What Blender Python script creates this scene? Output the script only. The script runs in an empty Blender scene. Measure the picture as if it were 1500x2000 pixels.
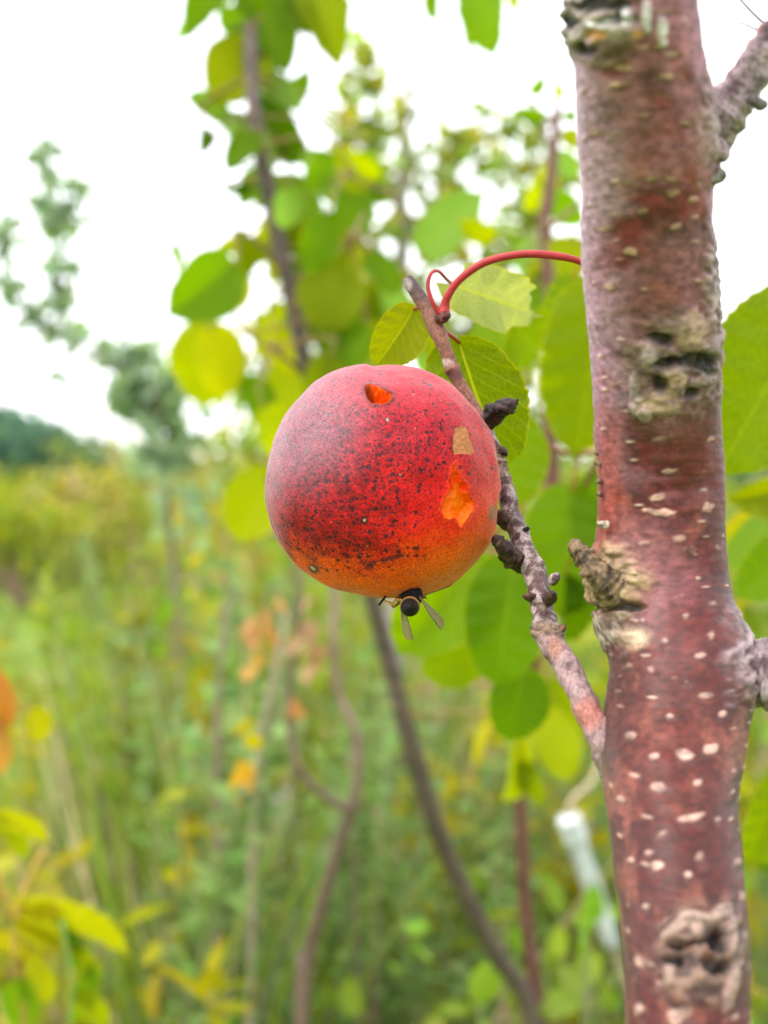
import bpy, bmesh, math, random
import numpy as np
from mathutils import Vector, Matrix

random.seed(7); RNG = np.random.RandomState(7)
SC = bpy.context.scene
COL = SC.collection

# ------------------------------------------------------------------ camera, world, sun, exposure
CAM_H, PITCH, F = 1.30, math.radians(1.32), 3000.0          # F: focal length in photo pixels (2000 px = 36 mm)
K = F / 2200                                                  # depths below are written for a 2200 px lens and scaled by K
FOCUS = 0.326
cam = bpy.data.cameras.new("camera"); camo = bpy.data.objects.new("camera", cam); COL.objects.link(camo)
camo.location = (0, 0, CAM_H); camo.rotation_euler = (math.radians(90) - PITCH, 0, 0)
cam.sensor_fit = 'VERTICAL'; cam.sensor_height = 36; cam.sensor_width = 27; cam.lens = 36 * F / 2000
cam.clip_start = 0.01; cam.clip_end = 5000
cam.dof.use_dof = True; cam.dof.focus_distance = FOCUS; cam.dof.aperture_fstop = (36 * F / 2000) / 3.9
cam.dof.aperture_blades = 0
SC.camera = camo
SC.view_settings.view_transform = 'Standard'; SC.view_settings.look = 'None'
SC.view_settings.gamma = 1.0; SC.view_settings.exposure = 1.4
SC.render.engine = 'CYCLES'
SC.cycles.use_denoising = True
SC.cycles.max_bounces = 10; SC.cycles.transmission_bounces = 6; SC.cycles.diffuse_bounces = 4
SC.cycles.caustics_reflective = False; SC.cycles.caustics_refractive = False

SUN_DIR = Vector((-0.50, -0.42, 0.95)).normalized()        # towards the sun: high, left, a little behind the camera
sun = bpy.data.lights.new("sun", 'SUN'); suno = bpy.data.objects.new("sun", sun); COL.objects.link(suno)
sun.energy = 1.3; sun.angle = math.radians(14); sun.color = (1.0, 0.95, 0.88)
suno.rotation_euler = SUN_DIR.to_track_quat('Z', 'Y').to_euler()
w = bpy.data.worlds.new("World"); SC.world = w; w.use_nodes = True
nt = w.node_tree; nt.nodes.clear()
sky = nt.nodes.new('ShaderNodeTexSky'); sky.sky_type = 'NISHITA'; sky.sun_disc = False
sky.sun_elevation = math.asin(SUN_DIR.z); sky.sun_rotation = math.atan2(SUN_DIR.x, SUN_DIR.y)
sky.dust_density = 3; sky.air_density = 1.2
tc = nt.nodes.new('ShaderNodeTexCoord'); nz = nt.nodes.new('ShaderNodeTexNoise'); nz.inputs['Scale'].default_value = 1.6
nz.inputs['Detail'].default_value = 4
rmp = nt.nodes.new('ShaderNodeValToRGB')
rmp.color_ramp.elements[0].position = .3; rmp.color_ramp.elements[0].color = (7.5, 7.8, 8.2, 1)
rmp.color_ramp.elements[1].position = .7; rmp.color_ramp.elements[1].color = (10.5, 10.6, 10.7, 1)
mx = nt.nodes.new('ShaderNodeMix'); mx.data_type = 'RGBA'; mx.inputs['Factor'].default_value = .82   # cloud cover over the sky
bg = nt.nodes.new('ShaderNodeBackground'); bg.inputs['Strength'].default_value = .118
wo = nt.nodes.new('ShaderNodeOutputWorld')
nt.links.new(tc.outputs['Generated'], nz.inputs['Vector']); nt.links.new(nz.outputs['Fac'], rmp.inputs['Fac'])
nt.links.new(sky.outputs[0], mx.inputs['A']); nt.links.new(rmp.outputs[0], mx.inputs['B'])
nt.links.new(mx.outputs['Result'], bg.inputs['Color']); nt.links.new(bg.outputs[0], wo.inputs['Surface'])

# ------------------------------------------------------------------ helpers
CP = np.array([0, 0, CAM_H]); RIGHT = np.array([1., 0, 0])
FWD = np.array([0, math.cos(PITCH), -math.sin(PITCH)]); UP = np.array([0, math.sin(PITCH), math.cos(PITCH)])
def P(px, py, d):
    d = d * K
    return CP + d * (FWD + RIGHT * (px - 750) / F - UP * (py - 1000) / F)
def proj(v):
    q = v - CP; d = q @ FWD
    d = np.where(d < 1e-4, 1e-4, d)
    return 750 + F * (q @ RIGHT) / d, 1000 - F * (q @ UP) / d, d
def srgb(r, g, b):
    c = np.array([r, g, b], float) / 255
    return np.where(c <= .04045, c / 12.92, ((c + .055) / 1.055) ** 2.4)

def _h(ix, iy, iz, s):
    n = (ix.astype(np.uint32) * np.uint32(374761393) + iy.astype(np.uint32) * np.uint32(668265263)
         + iz.astype(np.uint32) * np.uint32(2147483647) + np.uint32(s * 144665 + 12345))
    n = (n ^ (n >> np.uint32(13))) * np.uint32(1274126177)
    n = n ^ (n >> np.uint32(16)); n = n * np.uint32(2246822519); n ^= n >> np.uint32(15)
    return n.astype(np.float64) / 4294967295.0
def vnoise(p, s=0):
    p = p + 50000.0
    i = np.floor(p).astype(np.int64); f = p - i; f = f * f * (3 - 2 * f); i = i & 0xFFFFFFF
    x, y, z = i[:, 0], i[:, 1], i[:, 2]; fx, fy, fz = f[:, 0], f[:, 1], f[:, 2]
    def c(a, b, d): return _h(x + a, y + b, z + d, s)
    x00 = c(0, 0, 0) * (1 - fx) + c(1, 0, 0) * fx; x10 = c(0, 1, 0) * (1 - fx) + c(1, 1, 0) * fx
    x01 = c(0, 0, 1) * (1 - fx) + c(1, 0, 1) * fx; x11 = c(0, 1, 1) * (1 - fx) + c(1, 1, 1) * fx
    y0 = x00 * (1 - fy) + x10 * fy; y1 = x01 * (1 - fy) + x11 * fy
    return y0 * (1 - fz) + y1 * fz
def fbm(p, o=4, s=0):
    r = 0; a = .5; t = 0
    for k in range(o):
        r = r + a * vnoise(p, s + k * 7); t += a; a *= .5; p = p * 2.03 + 3.1
    return r / t
def sst(a, b, x):
    t = np.clip((x - a) / (b - a), 0, 1); return t * t * (3 - 2 * t)
def lerp(a, b, t):
    t = np.asarray(t)[..., None]; return np.asarray(a) * (1 - t) + np.asarray(b) * t

def mesh(name, V, faces, col=None, uv=None, smooth=True, attrs=None):
    """faces: list of int arrays (n,k)"""
    me = bpy.data.meshes.new(name); V = np.asarray(V, float)
    me.vertices.add(len(V)); me.vertices.foreach_set('co', V.ravel())
    loops = np.concatenate([f.ravel() for f in faces]) if faces else np.zeros(0, int)
    tot = np.concatenate([np.full(len(f), f.shape[1]) for f in faces]); start = np.concatenate([[0], np.cumsum(tot)[:-1]])
    me.loops.add(len(loops)); me.loops.foreach_set('vertex_index', loops.astype(np.int32))
    me.polygons.add(len(tot)); me.polygons.foreach_set('loop_start', start.astype(np.int32))
    try: me.polygons.foreach_set('loop_total', tot.astype(np.int32))
    except Exception: pass
    if smooth: me.polygons.foreach_set('use_smooth', np.ones(len(tot), bool))
    me.update(calc_edges=True)
    if col is not None:
        a = me.attributes.new('Col', 'FLOAT_COLOR', 'POINT')
        c = np.ones((len(V), 4)); c[:, :3] = np.clip(col, 0, 1); a.data.foreach_set('color', c.ravel())
    if uv is not None:
        u = me.uv_layers.new(name='UVMap'); u.data.foreach_set('uv', np.asarray(uv)[loops].ravel())
    for k, x in (attrs or {}).items():
        a = me.attributes.new(k, 'FLOAT', 'POINT'); a.data.foreach_set('value', np.asarray(x, float))
    return me

def link(name, me, mat=None, parent=None, M=None):
    if mat and not me.materials: me.materials.append(mat)
    o = bpy.data.objects.new(name, me); COL.objects.link(o)
    if parent is not None: o.parent = parent
    if M is not None: o.matrix_basis = M
    return o
def thing(name, loc, label, cat, group=None):
    o = bpy.data.objects.new(name, None); COL.objects.link(o); o.location = loc; o.empty_display_size = .02
    o['label'] = label; o['category'] = cat
    if group: o['group'] = group
    return o
def part(name, root, V, faces, mat, base=None, **k):
    """world-space geometry stored relative to its thing's base"""
    b = np.array(root.location if base is None else base)
    return link(name, mesh(name, np.asarray(V) - b, faces, **k), mat, root)

class Geo:
    def __init__(s): s.v = []; s.c = []; s.f = {}; s.n = 0
    def add(s, v, faces, c):
        v = np.asarray(v, float); c = np.asarray(c, float)
        if c.ndim == 1: c = np.tile(c, (len(v), 1))
        s.v.append(v); s.c.append(c)
        for f in faces: s.f.setdefault(f.shape[1], []).append(f + s.n)
        s.n += len(v)
    def out(s): return np.concatenate(s.v), [np.concatenate(x) for x in s.f.values()], np.concatenate(s.c)
    def mesh(s, name): V, Fc, C = s.out(); return mesh(name, V, Fc, col=C)

def catmull(pts, n):
    pts = np.asarray(pts, float); k = len(pts)
    e = np.vstack([2 * pts[0] - pts[1], pts, 2 * pts[-1] - pts[-2]])
    t = np.asarray(n) if np.ndim(n) else np.linspace(0, k - 1, n)
    i = np.clip(np.floor(t).astype(int), 0, k - 2); u = (t - i)[:, None]
    a, b, c, d = e[i], e[i + 1], e[i + 2], e[i + 3]
    return .5 * (2 * b + (c - a) * u + (2 * a - 5 * b + 4 * c - d) * u ** 2 + (3 * b - 3 * c + d - a) * u ** 3)

def tube(path, rad, sides=10, cap=True, disp=None):
    """path (n,3), rad (n,) -> verts, quads, phi, t"""
    path = np.asarray(path, float); n = len(path); rad = np.broadcast_to(rad, (n,))
    T = np.gradient(path, axis=0); T /= np.linalg.norm(T, axis=1)[:, None] + 1e-12
    ref = np.array([0, -1., 0]) if abs(T[0][1]) < .9 else np.array([1., 0, 0])
    A = np.zeros_like(path); a = ref - T[0] * (ref @ T[0]); a /= np.linalg.norm(a)
    for i in range(n):
        a = a - T[i] * (a @ T[i]); a /= np.linalg.norm(a); A[i] = a
    B = np.cross(T, A); ph = np.linspace(0, 2 * math.pi, sides, endpoint=False)
    N = A[:, None] * np.cos(ph)[None, :, None] + B[:, None] * np.sin(ph)[None, :, None]
    V = path[:, None] + N * rad[:, None, None]
    idx = np.arange(n * sides).reshape(n, sides); nx = np.roll(idx, -1, 1)
    q = np.stack([idx[:-1], nx[:-1], nx[1:], idx[1:]], -1).reshape(-1, 4)
    V = V.reshape(-1, 3); N = N.reshape(-1, 3)
    if disp is not None: V = V + N * disp(V, N)[:, None]
    faces = [q]
    if cap:
        V = np.vstack([V, path[0] - T[0] * rad[0] * .3, path[-1] + T[-1] * rad[-1] * .35]); N = np.vstack([N, -T[0], T[-1]])
        c0, c1 = n * sides, n * sides + 1
        faces.append(np.vstack([np.stack([nx[0], idx[0], np.full(sides, c0)], -1), np.stack([idx[-1], nx[-1], np.full(sides, c1)], -1)]))
    return V, faces, N

def pxpath(pts, n):
    """pts: (px,py,depth,width px) -> path, radius"""
    pts = np.asarray(pts, float); s = catmull(pts, n)
    return np.array([P(a, b, d) for a, b, d, _ in s]), s[:, 3] / 2 * s[:, 2] * K / F

# ------------------------------------------------------------------ materials
def newmat(name):
    m = bpy.data.materials.new(name); m.use_nodes = True; n = m.node_tree; n.nodes.clear()
    return m, n, n.nodes.new('ShaderNodeOutputMaterial')
def N_(n, t, **k):
    x = n.nodes.new('ShaderNode' + t)
    for a, b in k.items():
        if a in x.inputs: x.inputs[a].default_value = b
        else: setattr(x, a, b)
    return x
def mixc(n, fac, a, b, mode='MIX'):
    x = n.nodes.new('ShaderNodeMix'); x.data_type = 'RGBA'; x.blend_type = mode
    for s, v in (('Factor', fac), ('A', a), ('B', b)):
        if hasattr(v, 'is_linked') or hasattr(v, 'links'): n.links.new(v, x.inputs[s])
        else: x.inputs[s].default_value = (*v, 1) if isinstance(v, (tuple, list)) and len(v) == 3 else v
    return x.outputs['Result']
def math_(n, op, a, b=None, clamp=False):
    x = n.nodes.new('ShaderNodeMath'); x.operation = op; x.use_clamp = clamp
    for i, v in enumerate((a, b)):
        if v is None: continue
        if hasattr(v, 'links'): n.links.new(v, x.inputs[i])
        else: x.inputs[i].default_value = v
    return x.outputs[0]
def ramp(n, fac, stops):
    x = n.nodes.new('ShaderNodeValToRGB'); e = x.color_ramp.elements
    while len(e) < len(stops): e.new(.5)
    for i, (p, c) in enumerate(stops):
        e[i].position = p; e[i].color = (*c, 1) if not np.isscalar(c) else (c, c, c, 1)
    n.links.new(fac, x.inputs['Fac']); return x.outputs['Color']

def leafy(name, src, trans=.45, rough=.5, veins=False, spec=.12, vs=.75):
    """leaf tissue: reflects on its face, lets light through; colour from the object or from the mesh's Col attribute"""
    m, n, out = newmat(name)
    if src == 'obj': c = N_(n, 'ObjectInfo').outputs['Color']
    else:
        a = N_(n, 'Attribute'); a.attribute_name = 'Col'; c = a.outputs['Color']
    tcn = N_(n, 'TexCoord')
    p = N_(n, 'BsdfPrincipled', Roughness=rough); p.inputs['Specular IOR Level'].default_value = spec
    if veins:
        noi = N_(n, 'TexNoise', Scale=55.0, Detail=4.0); n.links.new(tcn.outputs['Object'], noi.inputs['Vector'])
        c = mixc(n, 1.0, c, ramp(n, noi.outputs['Fac'], [(.3, .72), (.7, 1.25)]), 'MULTIPLY')
        # rust-yellow spots on the ageing leaves
        n2 = N_(n, 'TexNoise', Scale=210.0, Detail=2.0); n.links.new(tcn.outputs['Object'], n2.inputs['Vector'])
        c = mixc(n, ramp(n, n2.outputs['Fac'], [(.66, 0.0), (.74, .7)]), c, (.42, .20, .01))
        uv = N_(n, 'UVMap'); sep = N_(n, 'SeparateXYZ'); n.links.new(uv.outputs[0], sep.inputs[0])
        ax = math_(n, 'ABSOLUTE', math_(n, 'SUBTRACT', sep.outputs[0], .5))           # 0 at the midrib, .5 at the edge
        mid = math_(n, 'LESS_THAN', ax, .014)
        # side veins leave the midrib slanting forward
        s = math_(n, 'SUBTRACT', sep.outputs[1], math_(n, 'MULTIPLY', math_(n, 'POWER', ax, .85), .62))
        sv = math_(n, 'ABSOLUTE', math_(n, 'SUBTRACT', math_(n, 'FRACT', math_(n, 'MULTIPLY', s, 7.5)), .5))
        side = math_(n, 'MULTIPLY', math_(n, 'LESS_THAN', sv, .035), .45)
        vo = N_(n, 'TexVoronoi', feature='DISTANCE_TO_EDGE'); vo.inputs['Scale'].default_value = 700
        n.links.new(tcn.outputs['Object'], vo.inputs['Vector'])
        net = math_(n, 'MULTIPLY', math_(n, 'LESS_THAN', vo.outputs['Distance'], .05), .16)
        vf = math_(n, 'MAXIMUM', math_(n, 'MAXIMUM', mid, side), net)
        c = mixc(n, math_(n, 'MULTIPLY', vf, vs), c, (.40, .42, .03))
        edge = math_(n, 'GREATER_THAN', ax, .483)
        c = mixc(n, math_(n, 'MULTIPLY', edge, .5), c, (.45, .38, .02))
        b = N_(n, 'Bump', Strength=.35, Distance=.0004); n.links.new(vf, b.inputs['Height']); b.invert = True
        n.links.new(b.outputs[0], p.inputs['Normal'])
    n.links.new(c, p.inputs['Base Color'])
    t = N_(n, 'BsdfTranslucent'); hs = N_(n, 'HueSaturation', Saturation=1.12, Value=1.5)
    n.links.new(c, hs.inputs['Color']); n.links.new(hs.outputs[0], t.inputs['Color'])
    x = N_(n, 'MixShader'); x.inputs[0].default_value = trans
    n.links.new(p.outputs[0], x.inputs[1]); n.links.new(t.outputs[0], x.inputs[2]); n.links.new(x.outputs[0], out.inputs['Surface'])
    return m
M_LEAF = leafy('apricot_leaf_tissue', 'obj', veins=True)
M_LEAF2 = leafy('faint_veined_leaf_tissue', 'obj', veins=True, vs=.2, trans=.58)
M_FOL = leafy('foliage_tissue', 'col', trans=.45, rough=.6, spec=.12)

def barky(name, rough=.5, spec=.4, bump=.5, scale=900., stretch=(1, 1, 1), dist=.0004, sheen=.0):
    m, n, out = newmat(name); a = N_(n, 'Attribute'); a.attribute_name = 'Col'
    tcn = N_(n, 'TexCoord'); mp = N_(n, 'Mapping'); mp.inputs['Scale'].default_value = stretch
    n.links.new(tcn.outputs['Object'], mp.inputs['Vector'])
    noi = N_(n, 'TexNoise', Scale=scale, Detail=5.0, Roughness=.6); n.links.new(mp.outputs[0], noi.inputs['Vector'])
    c = mixc(n, 1.0, a.outputs['Color'], ramp(n, noi.outputs['Fac'], [(.32, .5), (.68, 1.4)]), 'MULTIPLY')
    p = N_(n, 'BsdfPrincipled', Roughness=rough); p.inputs['Specular IOR Level'].default_value = spec
    p.inputs['Sheen Weight'].default_value = sheen; p.inputs['Sheen Roughness'].default_value = .5
    b = N_(n, 'Bump', Strength=bump, Distance=dist); n.links.new(noi.outputs['Fac'], b.inputs['Height'])
    n.links.new(b.outputs[0], p.inputs['Normal']); n.links.new(c, p.inputs['Base Color']); n.links.new(p.outputs[0], out.inputs['Surface'])
    return m
M_BARK = barky('smooth_young_bark', rough=.5, spec=.3, scale=500., stretch=(1, 1, 1.6), bump=.3, dist=.0003, sheen=.08)
M_TWIG = barky('grey_brown_twig_bark', rough=.55, spec=.25, scale=1700., stretch=(1, 1, .6), bump=1.0)
M_STEM = barky('far_stem_bark', rough=.6, scale=200., bump=.3, dist=.001)
def plain(name, col, rough=.5, spec=.5, bump=0, scale=500, **k):
    m, n, out = newmat(name); p = N_(n, 'BsdfPrincipled', Roughness=rough); p.inputs['Specular IOR Level'].default_value = spec
    tcn = N_(n, 'TexCoord'); noi = N_(n, 'TexNoise', Scale=float(scale), Detail=3.0); n.links.new(tcn.outputs['Object'], noi.inputs['Vector'])
    c = mixc(n, 1.0, tuple(col), ramp(n, noi.outputs['Fac'], [(.3, .75), (.7, 1.2)]), 'MULTIPLY')
    n.links.new(c, p.inputs['Base Color'])
    if bump:
        b = N_(n, 'Bump', Strength=bump, Distance=.0003); n.links.new(noi.outputs['Fac'], b.inputs['Height']); n.links.new(b.outputs[0], p.inputs['Normal'])
    for a, b in k.items(): p.inputs[a.replace('_', ' ')].default_value = b
    n.links.new(p.outputs[0], out.inputs['Surface']); return m
M_PET = plain('red_petiole', (.34, .030, .032), rough=.5, spec=.25, bump=.4, scale=260, Subsurface_Weight=.08, Subsurface_Scale=.001)

# ------------------------------------------------------------------ the setting: ground and far hill
def build_ground():
    n = 90; r = np.concatenate([[0], np.geomspace(.8, 2500, n)]); a = np.linspace(0, 2 * math.pi, 96, endpoint=False)
    R, A = np.meshgrid(r, a, indexing='ij'); V = np.stack([R * np.cos(A), R * np.sin(A), np.zeros_like(R)], -1).reshape(-1, 3)
    V[:, 2] = (fbm(V * .6, 3, 3) - .5) * .10 * sst(.5, 3, np.hypot(V[:, 0], V[:, 1])) - .02
    idx = np.arange(len(V)).reshape(len(r), len(a)); nx = np.roll(idx, -1, 1)
    q = np.stack([idx[:-1], idx[1:], nx[1:], nx[:-1]], -1).reshape(-1, 4)
    m, nn, out = newmat('meadow_soil_and_turf'); tcn = N_(nn, 'TexCoord')
    n1 = N_(nn, 'TexNoise', Scale=1.1, Detail=6.0); n2 = N_(nn, 'TexNoise', Scale=9.0, Detail=5.0)
    for x in (n1, n2): nn.links.new(tcn.outputs['Object'], x.inputs['Vector'])
    c = ramp(nn, n1.outputs['Fac'], [(.3, (.09, .15, .02)), (.5, (.13, .22, .025)), (.7, (.20, .22, .05))])
    c = mixc(nn, 1.0, c, ramp(nn, n2.outputs['Fac'], [(.3, .6), (.7, 1.3)]), 'MULTIPLY')
    p = N_(nn, 'BsdfPrincipled', Roughness=.95); p.inputs['Specular IOR Level'].default_value = .1; nn.links.new(c, p.inputs['Base Color'])
    b = N_(nn, 'Bump', Strength=.8, Distance=.03); nn.links.new(n2.outputs['Fac'], b.inputs['Height']); nn.links.new(b.outputs[0], p.inputs['Normal'])
    nn.links.new(p.outputs[0], out.inputs['Surface'])
    o = link('ground', mesh('ground', V, [q]), m); o['kind'] = 'structure'
build_ground()

# ------------------------------------------------------------------ leaf templates for masses of foliage
def tmpl_ovate(fold=.10, droop=.15, n=5):
    u = np.linspace(0, 1, n); wd = np.sin(np.pi * np.clip(u, 0, 1) ** .8) ** .75 * .5; wd[0] = wd[-1] = .015
    V = []
    for i in range(n):
        for s in (-1, 0, 1): V.append((s * wd[i], u[i], abs(s) * fold - droop * u[i] ** 2))
    idx = np.arange(n * 3).reshape(n, 3)
    q = np.concatenate([np.stack([idx[:-1, k], idx[:-1, k + 1], idx[1:, k + 1], idx[1:, k]], -1) for k in (0, 1)])
    return np.array(V), q
def tmpl_lance():
    V = np.array([(0, 0, 0), (.5, .4, .08), (0, .5, -.03), (-.5, .4, .08), (0, 1, -.25)])
    return V, np.array([[0, 1, 4, 2], [0, 2, 4, 3]])
def tmpl_blade(n=6):
    u = np.linspace(0, 1, n); V = []
    for x in u: V += [(-.5 * (1 - x ** 2), x, -.35 * x ** 2.2), (.5 * (1 - x ** 2) + .02, x, -.35 * x ** 2.2)]
    idx = np.arange(2 * n).reshape(n, 2)
    return np.array(V), np.stack([idx[:-1, 0], idx[:-1, 1], idx[1:, 1], idx[1:, 0]], -1)
OV, LA, BL = tmpl_ovate(), tmpl_lance(), tmpl_blade()
def unit(a): return a / (np.linalg.norm(a, axis=-1, keepdims=True) + 1e-12)
def scatter(geo, T, org, Y, Z, L, W, col):
    V, Q = T; Nn = len(org); Y = unit(Y); Z = unit(Z - Y * (Z * Y).sum(-1, keepdims=True)); X = np.cross(Y, Z)
    L = np.broadcast_to(L, (Nn,))[:, None, None]; W = np.broadcast_to(W, (Nn,))[:, None, None]
    v = org[:, None] + X[:, None] * V[None, :, :1] * W + Y[:, None] * V[None, :, 1:2] * L + Z[:, None] * V[None, :, 2:] * L
    f = (Q[None] + (np.arange(Nn) * len(V))[:, None, None]).reshape(-1, 4)
    geo.add(v.reshape(-1, 3), [f], np.repeat(col, len(V), 0))
def rdir(n, up=0., rs=RNG):
    d = rs.normal(size=(n, 3)); d = unit(d); d[:, 2] += up; return unit(d)
def vary(c, n, amt=.25, rs=RNG):
    c = np.asarray(c); k = 1 + rs.uniform(-amt, amt, (n, 1)); return np.clip(c * k * (1 + rs.uniform(-amt * .35, amt * .35, (n, 3))), 0, 1)

# colours of the plants (real surface colours)
G_BLUE = (.19, .275, .09); G_MID = (.18, .255, .032); G_YEL = (.38, .34, .045); G_LIME = (.235, .275, .04)
YEL = (.42, .36, .012); ORG = (.42, .17, .05); TAN = (.44, .34, .22); BRN = (.26, .165, .12); PUR = (.27, .175, .14)
G_PALE = (.20, .27, .10); G_OLV = (.14, .16, .02)

# ------------------------------------------------------------------ meadow plants
def stem_path(h, lean, n=10, wob=.03, rs=RNG):
    t = np.linspace(0, 1, n); a = rs.uniform(0, 6.28)
    x = lean * t ** 1.6 * math.cos(a) + wob * h * (vnoise(np.stack([t * 3 + rs.uniform(0, 90), t * 0, t * 0], -1)) - .5) * t
    y = lean * t ** 1.6 * math.sin(a) + wob * h * (vnoise(np.stack([t * 3 + rs.uniform(0, 90), t * 0, t * 0], -1), 4) - .5) * t
    return np.stack([x, y, t * h], -1)
def plant(kind, rs):
    """one meadow plant one metre tall -> {part: Geo}"""
    st, lf = Geo(), Geo(); parts = {'stem': st, 'foliage': lf}
    def along(p, n, lo, hi):
        t = rs.uniform(lo, hi, n); return t, np.stack([np.interp(t, np.linspace(0, 1, len(p)), p[:, k]) for k in range(3)], -1)
    if kind in ('mugwort', 'goldenrod', 'yellow'):
        ns = {'mugwort': 5, 'goldenrod': 4, 'yellow': 4}[kind]
        for _ in range(ns):
            h = rs.uniform(.7, 1.0); p = stem_path(h, rs.uniform(.05, .22), rs=rs); p[:, :2] += rs.normal(0, .02, 2)
            V, f, _n = tube(p, np.linspace(.0038, .0015, len(p)), 5); st.add(V, f, {'mugwort': (.20, .20, .09), 'goldenrod': (.20, .22, .06), 'yellow': (.34, .28, .12)}[kind])
            if kind == 'mugwort':
                n = 150; t, o = along(p, n, .15, 1)
                d = rdir(n, .45, rs); d[:, 2] = np.abs(d[:, 2]) * .8
                o = o + d * (rs.uniform(0, .05, n) * (1.15 - t))[:, None]
                scatter(lf, LA, o, d, rdir(n, 1.0, rs), rs.uniform(.025, .055, n) * (1.25 - .6 * t), rs.uniform(.010, .020, n), vary(G_BLUE, n, .35, rs))
            elif kind == 'goldenrod':
                n = 60; t, o = along(p, n, .1, 1); d = rdir(n, .5, rs); d[:, 2] = np.abs(d[:, 2])
                scatter(lf, LA, o, d, rdir(n, 1.0, rs), rs.uniform(.05, .1, n) * (1.2 - .5 * t), rs.uniform(.013, .024, n), vary(G_LIME, n, .3, rs))
            else:
                n = 34; t, o = along(p, n, .25, 1); d = rdir(n, -.1, rs)
                cc = np.where(rs.rand(n, 1) < .35, vary(YEL, n, .2, rs), vary(G_YEL, n, .25, rs))
                scatter(lf, OV, o, d, rdir(n, .8, rs), rs.uniform(.04, .075, n), rs.uniform(.02, .035, n), cc)
    elif kind == 'grass':
        n = 110; o = np.stack([rs.normal(0, .05, n), rs.normal(0, .05, n), np.zeros(n)], -1)
        d = rdir(n, 0, rs); d[:, 2] = rs.uniform(1.3, 4.0, n)
        cc = np.where(rs.rand(n, 1) < .25, vary(TAN, n, .2, rs), vary(G_MID, n, .35, rs))
        z = rdir(n, 0, rs); scatter(lf, BL, o, d, z, rs.uniform(.45, 1.05, n), rs.uniform(.005, .011, n), cc)
        parts = {'foliage': lf}
    elif kind == 'dead':
        for _ in range(4):
            p = stem_path(rs.uniform(.7, 1), rs.uniform(.02, .1), 14, rs=rs); p[:, :2] += rs.normal(0, .05, 2); V, f, _n = tube(p, np.linspace(.004, .0016, 14), 6); st.add(V, f, BRN if rs.rand() < .6 else TAN)
        for _ in range(7):
            t, o = along(p, 1, .3, .95); b = o[0]; d = rdir(1, .9, rs)[0]; L = rs.uniform(.1, .28)
            q = np.stack([b + d * L * x + np.array([0, 0, .06 * x * x]) for x in np.linspace(0, 1, 6)]); V, f, _n = tube(q, np.linspace(.002, .0008, 6), 4); st.add(V, f, TAN)
            n = 12; oo = q[rs.randint(2, 6, n)]; scatter(lf, LA, oo, rdir(n, .2, rs), rdir(n, .3, rs), rs.uniform(.012, .03, n), .006, vary((.38, .27, .16), n, .3, rs))
    elif kind == 'clover':
        n = 130; o = np.stack([rs.normal(0, .12, n), rs.normal(0, .12, n), rs.uniform(.25, 1, n) ** .7 * .9], -1); d = rdir(n, .3, rs)
        scatter(lf, OV, o, d, rdir(n, 1.1, rs), rs.uniform(.03, .07, n), rs.uniform(.018, .035, n), vary(G_MID, n, .4, rs))
        for k in range(0, n, 5):
            q = np.linspace((o[k][0] * .2, o[k][1] * .2, 0), o[k], 4); V, f, _n = tube(q, .0016, 4); st.add(V, f, (.13, .17, .05))
    return parts
KINDS = {'mugwort': ('mugwort_plant', 'bushy blue-green mugwort stalks with narrow feathery leaves in the weedy meadow', 'weed', 'mugwort plants in the meadow'),
         'goldenrod': ('goldenrod_plant', 'upright bright green weed with long narrow leaves in the blurred meadow', 'weed', 'narrow-leaved green weeds in the meadow'),
         'yellow': ('yellowing_weed', 'weed with yellowing oval leaves on thin tan stems in the blurred meadow', 'weed', 'yellowing weeds in the meadow'),
         'grass': ('grass_tuft', 'tall tuft of long green grass blades mixed with straw-coloured ones', 'grass', 'tall grass tufts in the meadow'),
         'dead': ('dry_stalk', 'dry brown branching stalk left standing among green weeds', 'dry stalk', 'dry stalks in the meadow'),
         'clover': ('broadleaf_weed', 'leafy mid-green broad-leaved weed low in the blurred meadow', 'weed', 'broad-leaved weeds in the meadow')}
PROTO = {}
for kk, k in enumerate(KINDS):
    for j in range(3):
        prs = np.random.RandomState(100 + kk * 10 + j)
        PROTO[k, j] = {a: (g, g.mesh(k + '_' + a)) for a, g in plant(k, prs).items() if g.n}
LOOK = {'mugwort': 'blue-green mugwort clump', 'goldenrod': 'bright green narrow-leaved weed', 'yellow': 'yellowing oval-leaved weed', 'grass': 'grass tuft', 'dead': 'dry brown stalks', 'clover': 'broad-leaved green weed'}
USED = set()
def where(px):
    for lim, t in ((90, 'at the left edge'), (190, 'below the dark wood'), (290, 'below the leaning leafy tree'), (400, 'right of the leaning leafy tree'), (500, 'below the orange withered leaves'), (600, 'at the pale seed head'), (700, 'at the dry forked shrub'),
                   (800, 'below the wasp'), (900, 'right of the slanting brown stem'), (1000, 'below the hanging green leaves'), (1100, 'behind the upright red-brown stem'), (1215, 'by the white pipe'), (1440, 'behind the trunk')):
        if px < lim: return t
    return 'right of the trunk'
def put_plant(k, j, x, y, z, s, rz, tilt):
    nm, lab, cat, grp = KINDS[k]; px = 750 + x / y * F
    size = 'low' if s < .62 else ('tall' if s > .85 else 'knee-high'); row = 'in the front row' if y < 2.9 else ('in the second row' if y < 3.8 else ('in the third row' if y < 4.7 else 'in the back row'))
    lab = f"{size} {LOOK[k]} {row} {where(px)}"
    if lab in USED: return None
    USED.add(lab)
    o = thing(nm, (x, y, z), lab, cat, grp); o.scale = (s * 1.0, s * 1.0, s); o.rotation_euler = (tilt[0], tilt[1], rz)
    for a, (g, me) in PROTO[k, j].items():
        link(a, me, M_STEM if a == 'stem' else M_FOL, o)
    return o
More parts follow.
